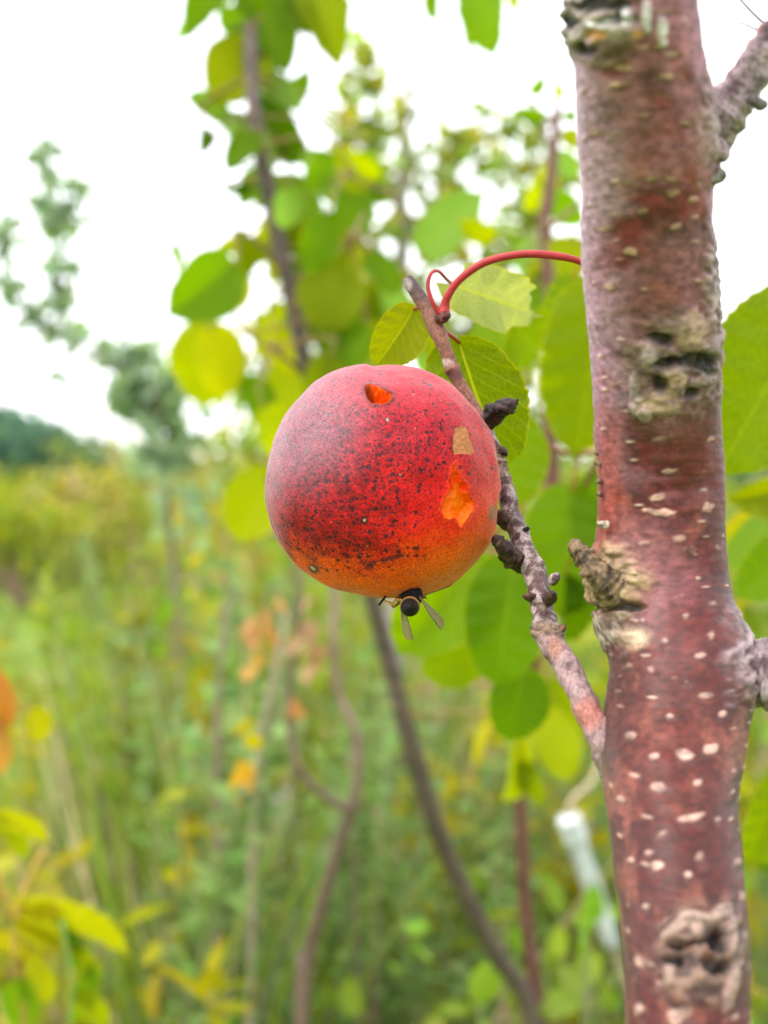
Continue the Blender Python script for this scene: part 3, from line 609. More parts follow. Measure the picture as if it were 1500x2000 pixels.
LENT = [(1222,133,18,8),(1212,162,24,9),(1302,150,20,10),(1299,45,16,9),(1296,21,18,8),(1254,90,14,7),(1290,87,16,8),(1305,105,18,7),(1254,225,22,9),(1164,260,14,9),(1227,357,20,11),(1272,351,22,8),(1311,350,22,11),(1311,375,20,12),(1329,290,12,12),(1353,390,10,10),(1359,423,12,10),(1320,444,14,10),
        (1230,492,24,10),(1257,564,12,8),(1254,414,11,8),(1179,447,16,8),(1383,360,10,12),(1206,748,15,8),(1293,856,20,12),(1392,856,12,10),(1311,919,16,9),(1284,973,20,11),(1287,1000,42,9),(1383,991,16,12),(1257,1060,18,9),(1329,1051,16,8),(1350,1075,16,11),(1401,1072,10,12),(1320,1165,24,10),(1386,1180,14,10),
        (1299,1252,18,16),(1368,1282,16,12),(1272,1309,13,11),(1227,1300,13,11),(1383,1246,10,12),(1377,1363,14,9),(1233,1438,16,10),(1278,1480,15,12),(1338,1474,18,12),(1383,1465,15,9),(1362,1528,12,13),(1284,1537,21,11),(1353,1594,25,11),(1293,1628,17,11),(1269,1664,12,9),(1281,1691,14,12),(1233,1679,10,10),
        (1371,1670,15,14),(1347,1706,12,8),(1263,1769,11,10),(1245,1874,22,22),(1296,1922,26,10),(1251,1973,12,18),(1326,1982,22,20),(1443,1682,10,14),(1449,1751,10,14),(1455,1826,10,14),(1449,1559,10,12),(1300,1800,8,12),(1340,1330,9,7),(1310,1400,10,6),(1400,1600,9,8),(1255,1210,8,7),(1340,1200,10,7),(1240,1120,8,5),(1170,1020,8,8),(1365,1130,9,8),(1215,1560,10,7),(1400,1400,9,8),(1300,640,10,6),(1190,560,14,9),(1340,240,10,7),(1200,420,12,6)]
def build_trunk():
    S = 240; ys = np.concatenate([np.linspace(-700, -60, 60)[:-1], np.linspace(-60, 2060, 640), np.linspace(2060, 3000, 60)[1:]])
    seg = np.interp(ys, TR[:, 0], np.arange(len(TR))); c = catmull(TR, seg)
    path = np.array([P(a[1], a[0], a[3]) for a in c]); rad = c[:, 2] / 2 * c[:, 3] * K / F
    # on up to the crown and down to the ground
    up_ = [path[0] + np.array([.03 * t * t - .02 * t, -.01 * t, t]) for t in np.linspace(.9, .02, 40)]; dn = np.linspace(path[-1], [TB[0], TB[1] + .0, -.05], 80)[1:]
    path = np.vstack([up_, path, dn]); rad = np.concatenate([np.linspace(.005, rad[0], 40), rad, np.linspace(rad[-1], .019, 79)])
    path = path[::-1]; rad = rad[::-1].copy()
    V, f, N = tube(path, rad, S)
    px, py, dd = proj(V); face = ((CP - V) * N).sum(1) > -1e-3 * 0
    vis = face & (py > -120) & (py < 2120) & (dd < .6)
    e = lambda *a, **k: ell(px, py, *a, **k) * vis
    z = V[:, 2]; ax = V - np.stack([np.interp(z, path[:, 2], path[:, k]) for k in range(3)], -1)
    ph = np.arctan2(ax[:, 0], -ax[:, 1])
    cyl = np.stack([np.cos(ph) * .0125, np.sin(ph) * .0125, z], -1)             # bark coordinates
    n1 = fbm(cyl * [170, 170, 260], 4, 1); n2 = fbm(cyl * [60, 60, 90], 4, 2); n3 = fbm(cyl * [500, 500, 900], 3, 3); n4 = fbm(cyl * [45, 45, 25], 3, 8); n5 = fbm(cyl * [650, 650, 1000], 2, 9)
    wr = fbm(cyl * [90, 90, 1500], 3, 4)                                         # ring wrinkles
    t = sst(150, 1500, py + (n2 - .5) * 900)
    red = lerp(srgb(118, 46, 52), srgb(80, 22, 13), t); grey = lerp(srgb(148, 96, 110), srgb(102, 45, 36), t)
    film = sst(.43, .60, .55 * n1 + .45 * n2 + lerp(0.06, -.05, t) if False else .55 * n1 + .45 * n2 + (.07 - .13 * t))
    C = red * (1 - film[:, None]) + grey * film[:, None]
    side = sst(.25, .95, -(N @ RIGHT) + (n1 - .5) * .7) * sst(1050, 650, py)   # greyish bark film plus sky reflection painted into the left face, higher up
    C = lerp(C, srgb(62, 26, 26), sst(.52, .66, fbm(cyl * [120, 120, 300], 4, 41)) * .6)
    C = lerp(C, srgb(150, 84, 66), lerp([.6], [1.], t)[:, 0] * sst(.55, .68, fbm(cyl * [200, 200, 160], 4, 42)) * .5)
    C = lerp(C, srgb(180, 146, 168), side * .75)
    C = lerp(C, srgb(160, 66, 44), e(1185, 960, 30, 190, soft=.6, nz=(n1 - .5) * .8) * .55)
    C = lerp(C, srgb(150, 98, 102), e(1245, 1110, 80, 80, soft=.8, nz=(n2 - .5)) * .7)
    C = lerp(C, srgb(90, 30, 22), e(1330, 1450, 60, 230, soft=.8, nz=(n2 - .5)) * .5)
    C = lerp(C, srgb(98, 40, 28), e(1345, 880, 30, 120, soft=.7, nz=(n2 - .5) * .6) * .7)
    C = C * ((.95 + .1 * wr) * (1 - .22 * t))[:, None]
    D = (wr - .5) * .00018 + (n2 - .5) * .0012 + (n1 - .5) * .0004
    # small random flecks everywhere on the bark
    rr = np.random.RandomState(3)
    cell = cyl / [.0042, .0042, .0031]; ic = np.floor(cell).astype(np.int64) & 0xFFFFF; fr = cell - np.floor(cell)
    hx = [_h(ic[:, 0], ic[:, 1], ic[:, 2], 50 + k) for k in range(4)]
    dl = np.sqrt(((fr[:, 0] - .3 - .4 * hx[0])) ** 2 + ((fr[:, 1] - .3 - .4 * hx[1])) ** 2 + ((fr[:, 2] - .3 - .4 * hx[2]) * 2.6) ** 2)
    fl = (1 - sst(.12, .32, dl)) * (hx[3] > .5)
    C = lerp(C, srgb(196, 168, 148), fl * .65); D = D + fl * .00025
    for (lx, ly, lw, lh) in LENT:
        m = (np.abs(px - lx) < lw * 2.2) & (np.abs(py - ly) < lh * 3) & vis
        if not m.any(): continue
        nzz = (n5[m] - .5) * 2.6 + (n1[m] - .5) * 1.5
        k = rr.uniform(.5, .95) * ell(px[m], py[m], lx, ly, lw * .60, lh * .50, soft=.5, nz=nzz, ang=rr.uniform(-14, 8)); sh = ell(px[m], py[m], lx, ly + lh * .75, lw * .8, lh * .9, soft=.6, nz=nzz)
        low = ly > 1100
        C[m] = lerp(C[m], srgb(84, 48, 44), sh * .55); C[m] = lerp(C[m], srgb(200, 164, 148) if low else srgb(206, 164, 148), k * .85); D[m] += k * .0002 - sh * .0001
    rough = (n3 - .5)
    # knot 1: old pruned bud, upper right of the trunk face
    k = e(1315, 715, 85, 105, soft=.5, nz=(n1 - .5) * 1.1); C = lerp(C, lerp(srgb(92, 76, 70), srgb(150, 134, 124), sst(.35, .65, n3)), k * .6); D += k * (.0010 + .0018 * rough)
    for a in ((1345, 640, 26, 36), (1310, 735, 20, 22), (1283, 785, 34, 20), (1268, 690, 14, 22), (1240, 760, 10, 40), (1380, 700, 12, 40), (1262, 805, 10, 14)):
        q = e(*a, soft=.4, nz=rough * 1.6); C = lerp(C, srgb(176, 146, 122) if a[2] > 19 else srgb(158, 142, 138), q * .7); D += q * .0008
    for a in ((1345, 700, 40, 14), (1292, 706, 26, 10), (1372, 712, 14, 22), (1290, 660, 20, 12), (1290, 745, 12, 14), (1345, 765, 14, 10)):
        q = e(*a, soft=.35, nz=rough * 1.2); C = lerp(C, srgb(34, 26, 22), q * .95); D -= q * .0011
    # knot 2: dark scar near the bottom
    k = e(1365, 1865, 88, 95, soft=.4, nz=(n1 - .5)); C = lerp(C, lerp(srgb(50, 36, 28), srgb(120, 96, 80), sst(.38, .62, n3)), k * .8); D += k * (.0006 + .0018 * rough)
    for a in ((1322, 1815, 34, 11, -38), (1358, 1795, 30, 12, 10), (1398, 1790, 26, 12, -45), (1424, 1830, 9, 36, 0), (1310, 1900, 10, 30, 0), (1425, 1930, 12, 44, 10), (1360, 1815, 12, 20, 0)):
        q = e(*a[:4], ang=a[4], soft=.4, nz=rough * 1.4); C = lerp(C, srgb(160, 134, 120), q * .6); D += q * .0008
    for a in ((1402, 1845, 20, 20), (1322, 1848, 28, 9), (1388, 1885, 18, 20), (1318, 1876, 16, 9), (1412, 1885, 13, 12), (1360, 1842, 16, 6)):
        q = e(*a, soft=.35, nz=rough * 1.2); C = lerp(C, srgb(26, 19, 16), q * .97); D -= q * .0022
    for a in ((1345, 1852, 12, 10), (1382, 1862, 14, 11)):
        q = e(*a, soft=.5, nz=rough); C = lerp(C, srgb(124, 74, 54), q * .6); D += q * .0004
    # knot 3: branch wound at the upper left
    k = e(1158, 45, 78, 60, soft=.4, nz=(n1 - .5)); C = lerp(C, lerp(srgb(110, 98, 84), srgb(170, 160, 150), n3), k * .85); D += k * (.0012 + .002 * rough)
    for a in ((1112, 42, 26, 14), (1170, 8, 60, 12), (1200, 35, 30, 8), (1145, 92, 22, 14)):
        q = e(*a, soft=.4, nz=rough * 1.3); C = lerp(C, srgb(26, 20, 18), q * .93); D -= q * .0011
    C = lerp(C, srgb(88, 48, 40), e(1195, 92, 45, 22, soft=.6) * .7)
    for a in ((1173, 60, 18, 12), (1245, 62, 10, 9)): C = lerp(C, srgb(206, 140, 84), e(*a, soft=.5) * .85)
    for a in ((1180, 40, 22, 9), (1262, 30, 9, 30), (1290, 60, 10, 26), (1225, 30, 10, 14)): q = e(*a, soft=.5, nz=rough); C = lerp(C, srgb(206, 200, 198), q * .8); D += q * .0007
    # knot 4: collar round the stub on the left edge
    k = e(1192, 1140, 62, 72, soft=.5, nz=(n1 - .5) * 1.2); C = lerp(C, lerp(srgb(96, 78, 50), srgb(178, 156, 112), n3), k * .85); D += k * (.0016 + .002 * rough)
    k = e(1188, 1228, 46, 40, soft=.45, nz=(n1 - .5) * 1.5 + (n5 - .5) * 1.5); C = lerp(C, lerp(srgb(110, 92, 80), srgb(178, 166, 152), sst(.4, .6, n3)), k * .85); D += k * .0008
    k = e(1240, 1245, 34, 22, soft=.5, nz=(n1 - .5)); C = lerp(C, srgb(206, 180, 150), k * .7)
    k = e(1208, 1186, 46, 9, soft=.4, nz=rough); C = lerp(C, srgb(34, 26, 20), k * .95); D -= k * .0016
    C = lerp(C, srgb(62, 34, 28), e(1215, 1370, 26, 120, soft=.6, nz=(n2 - .5)) * .6)
    # grey rough flanks where the side limbs leave on the right
    for a in ((1400, 230, 42, 110), (1462, 1290, 55, 95), (1385, 565, 16, 100)):
        k = e(*a, soft=.5, nz=(n1 - .5)); C = lerp(C, lerp(srgb(90, 70, 68), srgb(170, 148, 150), sst(.35, .65, n3)), k * .85); D += k * (.0012 + .0018 * rough)
    # limb swellings
    D += e(1400, 260, 60, 130, soft=.9) * .0004 + e(1445, 1290, 70, 150, soft=.9) * .0022 + e(1180, 1140, 60, 90, soft=.8) * .0010 + e(1190, 1470, 40, 110, soft=.8) * .0012
    V = V + N * D[:, None]
    part('trunk', tree, V, f, M_BARK, col=C)
build_trunk()

def gnarly(name, pts, n, sides, cols, amp, freq, mat, ringf=0, ringa=0, root=tree, speck=None, colf=None, taper=None):
    p, r = pxpath(pts, n); s_ = np.linspace(0, 1, n)
    L = np.concatenate([[0], np.cumsum(np.linalg.norm(np.diff(p, axis=0), axis=1))])
    if ringf: r = r * (1 + ringa * (np.sin(L * ringf + 1.5 * np.sin(L * ringf * .37)) ** 3))
    end = np.clip((L[-1] - L) / (r[-1] + 1e-9), 0, 1); r = r * np.sqrt(np.clip(1 - (1 - end) ** 2, .04, 1))
    V, f, N = tube(p, r, sides)
    d = amp * (fbm(V * freq, 4, 11) - .5) * 2; V = V + N * d[:, None]
    k = np.concatenate([np.repeat(s_, sides), [0, 1]]); nn = fbm(V * freq * 1.3, 4, 12)
    C = lerp(cols[0], cols[1], sst(.3, .7, nn))
    if colf: C = colf(C, V, N, k, nn)
    return part(name, root, V, f, mat, col=C)

# the fruiting branch
BR = [(1290, 1680, .212, 60), (1235, 1570, .212, 66), (1200, 1500, .211, 66), (1172, 1435, .211, 58), (1140, 1370, .215, 50), (1105, 1300, .221, 49), (1072, 1245, .226, 52), (1060, 1190, .231, 43), (1046, 1125, .236, 43), (1024, 1070, .241, 39), (1002, 1015, .246, 36), (988, 960, .25, 33),
      (975, 905, .252, 25), (958, 855, .254, 21), (930, 800, .256, 22), (902, 755, .257, 25), (884, 722, .258, 29), (870, 682, .258, 27), (852, 640, .259, 33), (836, 605, .260, 32), (816, 575, .261, 27), (795, 545, .262, 24)]
def brcol(C, V, N, k, nn):
    px, py, _ = proj(V); hi = fbm(V * [900, 900, 900], 3, 21)
    up = sst(860, 800, py)                                                      # smooth brown young wood above the black bud
    C = lerp(C, lerp(srgb(104, 66, 52), srgb(140, 96, 80), hi), up)
    C = lerp(C, srgb(62, 54, 58), sst(612, 560, py) * .85)
    C = lerp(C, srgb(170, 158, 154), ell(px, py, 792, 556, 12, 14) * .6)
    C = lerp(C, srgb(200, 180, 176), ell(px, py, 868, 708, 16, 7, soft=.5) * .7)
    C = lerp(C, srgb(70, 34, 28), ell(px, py, 886, 733, 20, 12, soft=.4) * .85)
    for cy, hh in ((1232, 16), (905, 22), (885, 12), (1180, 6), (942, 8)): C = lerp(C, lerp(srgb(44, 30, 24), srgb(150, 124, 96), sst(.35, .65, fbm(V * [300, 300, 3000], 3, 5))), np.exp(-((py - cy + (px - 1000) * .0) / hh) ** 2) * .85)
    mid = sst(1230, 1255, py); C = lerp(C, lerp(srgb(128, 96, 98), srgb(168, 140, 140), hi), mid * .85)
    C = lerp(C, srgb(158, 88, 70), ell(px, py, 1150, 1395, 30, 32, soft=.5) * .7); C = lerp(C, srgb(150, 100, 78), ell(px, py, 1085, 1265, 14, 20, soft=.6) * .7)
    C = lerp(C, srgb(66, 36, 26), ell(px, py, 1064, 1292, 12, 16, soft=.5) * .8)
    for a in ((1018, 1000, 14, 20), (998, 1040, 8, 12), (1078, 1125, 12, 5), (1040, 1090, 9, 4), (1060, 1200, 10, 8), (1110, 1300, 9, 9), (1050, 1050, 6, 12), (975, 975, 14, 14)): C = lerp(C, srgb(60, 36, 32), ell(px, py, *a, soft=.6, nz=(hi - .5)) * .75)
    return C
def branch_fruiting():
    pts = BR; n = 420; p, r = pxpath(pts, n); py = np.interp(np.linspace(0, len(pts) - 1, n), np.arange(len(pts)), [q[1] for q in pts])
    for cy, hh, a in ((1235, 14, .13), (905, 12, .16), (885, 8, .12), (1180, 9, .06), (1120, 14, .06), (722, 5, .13), (1060, 12, .05), (640, 20, .05), (1370, 20, .06), (842, 12, .14)): r = r * (1 + a * np.exp(-((py - cy) / hh) ** 2))
    V, f, N = tube(p, r, 72)
    qx, qy, _ = proj(V); rg = sst(820, 900, qy)
    d = (fbm(V * 420, 4, 31) - .5) * (.0003 + .0011 * rg) + (fbm(V * [300, 300, 2400], 3, 32) - .5) * .0006 * np.exp(-((qy - 1232) / 26) ** 2) * 2 + (fbm(V * [400, 400, 2600], 3, 33) - .5) * .0012 * np.exp(-((qy - 905) / 26) ** 2)
    V = V + N * d[:, None]; nn = fbm(V * 700, 4, 12); C = lerp(srgb(92, 70, 68), srgb(168, 150, 148), sst(.38, .62, nn)); C = lerp(C, srgb(60, 38, 34), sst(.56, .66, fbm(V * [900, 900, 420], 4, 14)) * .7); C = brcol(C, V, N, None, nn)
    part('branch', tree, V, f, M_TWIG, col=C)
branch_fruiting()
DK = (srgb(34, 24, 22), srgb(92, 64, 54)); TW = (srgb(50, 38, 30), srgb(134, 110, 82)); GY = (srgb(80, 62, 62), srgb(172, 152, 156))
# fruiting spurs and buds on the branch
gnarly('bud', [(934, 836, .2555, 24), (952, 826, .253, 30), (966, 806, .249, 36), (982, 797, .247, 38), (998, 788, .246, 26), (1012, 781, .246, 10)], 44, 28, (srgb(18, 13, 14), srgb(70, 52, 52)), .0012, 700, M_TWIG, 5200, .10)
gnarly('spur', [(1022, 1105, .240, 30), (1004, 1092, .238, 38), (990, 1078, .236, 34), (978, 1062, .235, 32), (966, 1050, .234, 20)], 44, 28, DK, .0010, 650, M_TWIG, 4200, .12)
gnarly('spur', [(1010, 1028, .246, 30), (985, 1015, .245, 34), (968, 1008, .246, 26)], 30, 24, DK, .0007, 650, M_TWIG, 3800, .08)
gnarly('bud', [(1050, 1170, .232, 16), (1036, 1167, .231, 17), (1022, 1164, .230, 12)], 22, 18, DK, .0005, 900, M_TWIG)
gnarly('bud', [(1072, 1172, .230, 24), (1077, 1166, .226, 22), (1080, 1160, .2235, 12)], 22, 18, DK, .0004, 900, M_TWIG)
gnarly('bud', [(1078, 1136, .233, 20), (1086, 1126, .232, 16), (1090, 1118, .232, 8)], 20, 16, GY, .0004, 900, M_TWIG)
gnarly('bud', [(1088, 1235, .227, 20), (1097, 1228, .226, 18), (1102, 1218, .226, 9)], 20, 16, (srgb(96, 62, 46), srgb(150, 110, 84)), .0004, 900, M_TWIG)
gnarly('bud', [(1020, 1040, .243, 12), (1028, 1034, .242, 10), (1034, 1030, .242, 7)], 16, 14, (srgb(20, 20, 24), srgb(60, 56, 60)), .0003, 900, M_TWIG)
gnarly('bud', [(980, 880, .252, 16), (986, 884, .251, 14), (990, 892, .251, 8)], 16, 14, DK, .0004, 900, M_TWIG)
gnarly('bud', [(855, 625, .258, 22), (868, 618, .257, 22), (876, 612, .256, 14)], 20, 18, (srgb(58, 30, 28), srgb(118, 62, 56)), .0004, 900, M_TWIG)
gnarly('bud', [(1058, 1100, .236, 12), (1064, 1098, .236, 8)], 10, 12, GY, .0003, 900, M_TWIG)
# stub of an old side shoot on the trunk
gnarly('stub', [(1262, 1215, .226, 60), (1228, 1184, .220, 80), (1200, 1154, .216, 76), (1176, 1128, .215, 56), (1158, 1108, .216, 48), (1142, 1088, .217, 42), (1128, 1072, .218, 36), (1116, 1060, .219, 28)], 160, 60, TW, .0006, 700, M_TWIG, 4300, .07)
gnarly('bud', [(1150, 1118, .213, 20), (1140, 1120, .211, 19), (1133, 1122, .2105, 10)], 20, 16, TW, .0005, 900, M_TWIG)
gnarly('bud', [(1182, 1026, .217, 18), (1172, 1024, .216, 14), (1166, 1024, .216, 8)], 20, 16, (srgb(120, 104, 84), srgb(196, 184, 164)), .0005, 900, M_TWIG)
for by in (885, 905, 940, 965, 640, 700):
    bx = np.interp(by, TR[:, 0], TR[:, 1] - TR[:, 2] / 2); gnarly('bud', [(bx + 8, by, .219, 12), (bx + 1, by, .219, 9), (bx - 3, by + 1, .219, 5)], 10, 12, TW, .0004, 1200, M_TWIG)
# limbs leaving on the right
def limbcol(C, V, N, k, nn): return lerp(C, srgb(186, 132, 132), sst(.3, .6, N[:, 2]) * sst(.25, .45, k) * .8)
gnarly('branch', [(1360, 320, .199, 60), (1392, 250, .196, 96), (1430, 195, .195, 86), (1468, 140, .194, 78), (1510, 80, .193, 72), (1570, 0, .192, 64), (1680, -160, .2, 40), (1760, -400, .2, 30)], 160, 44, GY, .0012, 260, M_TWIG, 1500, .05, colf=limbcol)
gnarly('spur', [(1395, 285, .193, 40), (1412, 300, .192, 30), (1420, 285, .192, 18)], 30, 24, GY, .0008, 500, M_TWIG)
gnarly('spur', [(1385, 350, .194, 34), (1402, 345, .193, 22), (1416, 335, .193, 15)], 30, 24, (srgb(60, 56, 58), srgb(160, 150, 144)), .0008, 500, M_TWIG)
gnarly('spur', [(1470, 195, .190, 26), (1488, 204, .193, 22), (1500, 200, .193, 14)], 30, 24, (srgb(40, 38, 42), srgb(120, 110, 108)), .0006, 500, M_TWIG)
gnarly('branch', [(1370, 1300, .217, 60), (1420, 1300, .217, 90), (1462, 1308, .216, 128), (1500, 1316, .214, 136), (1545, 1322, .212, 120), (1640, 1300, .207, 80), (1800, 1180, .207, 60), (1900, 900, .207, 40)], 160, 60, GY, .0018, 240, M_TWIG, 1300, .06)
for pts in ([(1600, 130, .30, 9), (1520, 70, .30, 8), (1470, 25, .30, 7), (1430, -20, .30, 6)], [(1560, 80, .30, 7), (1490, 62, .30, 6), (1455, 48, .30, 5), (1415, 38, .30, 3)]):
    p_, r_ = pxpath(pts, 20); V, f, _n = tube(p_, r_, 8); part('twig', tree, V, f, M_TWIG, col=np.tile(srgb(120, 110, 116), (len(V), 1)))
p_, r_ = pxpath([(1640, -100, .20, 26), (1660, 20, .24, 12), (1600, 130, .30, 9)], 16); V, f, _n = tube(p_, r_, 8); part('twig', tree, V, f, M_TWIG, col=np.tile(srgb(120, 110, 116), (len(V), 1)))

# petioles and leaves close behind the fruit
def petiole(parent, pts, root=tree, n=40):
    p, r = pxpath(pts, n); V, f, _n = tube(p, r, 14); return part('petiole', root, V, f, M_PET)
petiole(None, [(867, 614, .2575, 26), (869, 598, .2575, 20), (874, 580, .257, 16), (898, 546, .256, 15), (948, 512, .255, 15.5), (1015, 497, .254, 15), (1080, 499, .254, 15.5), (1140, 514, .255, 13), (1210, 560, .262, 13), (1300, 640, .275, 13)])
petiole(None, [(858, 612, .2575, 12), (845, 590, .257, 9), (836, 560, .257, 8), (842, 535, .257, 7), (856, 530, .259, 7), (872, 545, .268, 7), (884, 556, .280, 7)])
petiole(None, [(872, 650, .259, 9), (884, 658, .262, 8), (897, 670, .267, 7)])
petiole(None, [(838, 600, .261, 8), (822, 600, .265, 7), (810, 604, .270, 7)])
TL = [((808, 604, .270), (733, 722, .272), 100, (.15, .22, .01), .25, 1, 0), ((897, 672, .267), (985, 930, .275), 200, (.10, .19, .008), -.3, 0, 0), ((884, 556, .280), (1062, 618, .31), 118, (.22, .32, .15), .1, 2, 0),
      ((1175, 560, .33), (1125, 905, .34), 175, (.12, .22, .006), .15, 2, 1), ((1120, 545, .36), (1075, 690, .36), 110, (.10, .2, .008), .5, 1, 1), ((1000, 820, .34), (985, 1010, .34), 130, (.11, .23, .007), .1, 0, 1),
      ((1120, 960, .36), (1095, 1215, .36), 160, (.10, .235, .01), .1, 2, 1), ((1175, 930, .37), (1165, 1110, .37), 130, (.07, .19, .02), .3, 1, 1), ((1000, 1095, .35), (972, 1350, .35), 146, (.085, .215, .008), .15, 0, 1),
      ((930, 1085, .36), (775, 1285, .36), 150, (.115, .25, .008), .1, 1, 1), ((940, 1275, .37), (820, 1315, .37), 92, (.13, .25, .006), .3, 2, 1), ((1020, 1310, .38), (995, 1455, .38), 104, (.065, .17, .008), .2, 1, 1), ((1105, 1130, .36), (1110, 1265, .37), 62, (.06, .15, .008), .5, 3, 1),
      ((1010, 640, .38), (1060, 700, .4), 120, (.09, .18, .008), .3, 2, 1), ((960, 640, .42), (930, 720, .42), 70, (.12, .24, .03), .3, 2, 1),
      ((1590, 590, .33), (1398, 935, .33), 235, (.11, .21, .004), .1, 0, 1), ((1580, 940, .37), (1425, 985, .37), 80, (.13, .2, .01), .4, 1, 1), ((1500, 1020, .5), (1420, 1110, .5), 70, (.12, .25, .06), .3, 2, 1), ((1560, 1060, .45), (1440, 1170, .45), 100, (.10, .23, .02), .2, 0, 1), ((1540, 1500, .5), (1465, 1700, .5), 100, (.12, .22, .008), .3, 1, 1), ((1560, 1640, .6), (1480, 1700, .6), 90, (.05, .13, .01), .3, 2, 1), ((1470, 1010, .6), (1425, 1080, .6), 60, L_Y, .3, 2, 1)]
TL = [(b, t, wd, (c[0] * 1.3, c[1] * .98, c[2] * .6), ro, va, pe) for b, t, wd, c, ro, va, pe in TL]
for b, t, wd, c, ro, va, pe in TL:
    if pe and b[2] < .45: dz = .05 if b[0] > 1400 else .13; b, t = (*b[:2], b[2] + dz), (*t[:2], t[2] + dz)
    apricot_leaf(tree, b, t, wd * (1.12 if pe else 1), c, ro, va, bool(pe), faint=bool(pe))
# hidden shoots that carry those leaves
for pts in ([(1260, 1000, .235, 20), (1230, 860, .35, 14), (1200, 700, .46, 11), (1178, 540, .465, 8)], [(1230, 860, .35, 12), (1180, 880, .47, 11), (1090, 880, .49, 9), (1010, 820, .48, 7)], [(1180, 880, .47, 11), (1110, 1000, .50, 9), (1030, 1080, .49, 8), (945, 1075, .50, 6)],
            [(1030, 1080, .49, 8), (1040, 1200, .51, 7), (1030, 1300, .515, 5)], [(1040, 1200, .51, 6), (980, 1255, .51, 5), (944, 1272, .51, 4)], [(1680, -160, .2, 18), (1700, 200, .29, 12), (1610, 570, .33, 8)], [(1650, 420, .31, 10), (1660, 800, .34, 9), (1600, 930, .37, 7), (1570, 1050, .43, 6)], [(1640, 1300, .207, 20), (1620, 1400, .4, 10), (1560, 1500, .5, 7)]):
    p_, r_ = pxpath(pts, 24); V, f, _n = tube(p_, r_, 10); part('twig', tree, V, f, M_TWIG, col=lerp(srgb(120, 60, 50), srgb(150, 96, 70), fbm(V * 200)))

# ------------------------------------------------------------------ THE APRICOT
FC = np.array([748, 942]); FD = .242
SIL = [(977, 950), (974, 905), (962, 862), (942, 822), (912, 782), (876, 748), (832, 725), (790, 717), (745, 716), (700, 712), (655, 721), (610, 746), (572, 786), (542, 838), (525, 890), (519, 945), (523, 1003), (540, 1058), (580, 1108), (632, 1142), (690, 1163), (748, 1171), (800, 1168), (850, 1155), (890, 1134), (925, 1102), (952, 1060), (969, 1005)]
HOLE = [(712, 757), (722, 750), (736, 753), (744, 760), (755, 763), (766, 768), (765, 777), (757, 786), (743, 791), (728, 788), (716, 778)]
TEAR = [(889, 905), (896, 922), (903, 938), (911, 945), (913, 962), (922, 975), (927, 990), (921, 1003), (912, 1013), (908, 1018), (901, 1027), (894, 1020), (888, 1010), (880, 1013), (868, 1010), (863, 995), (868, 978), (877, 962), (880, 938), (883, 915)]
SCAB = [(888, 838), (899, 832), (909, 834), (915, 845), (920, 862), (926, 880), (920, 888), (903, 886), (887, 888), (884, 872), (886, 852)]
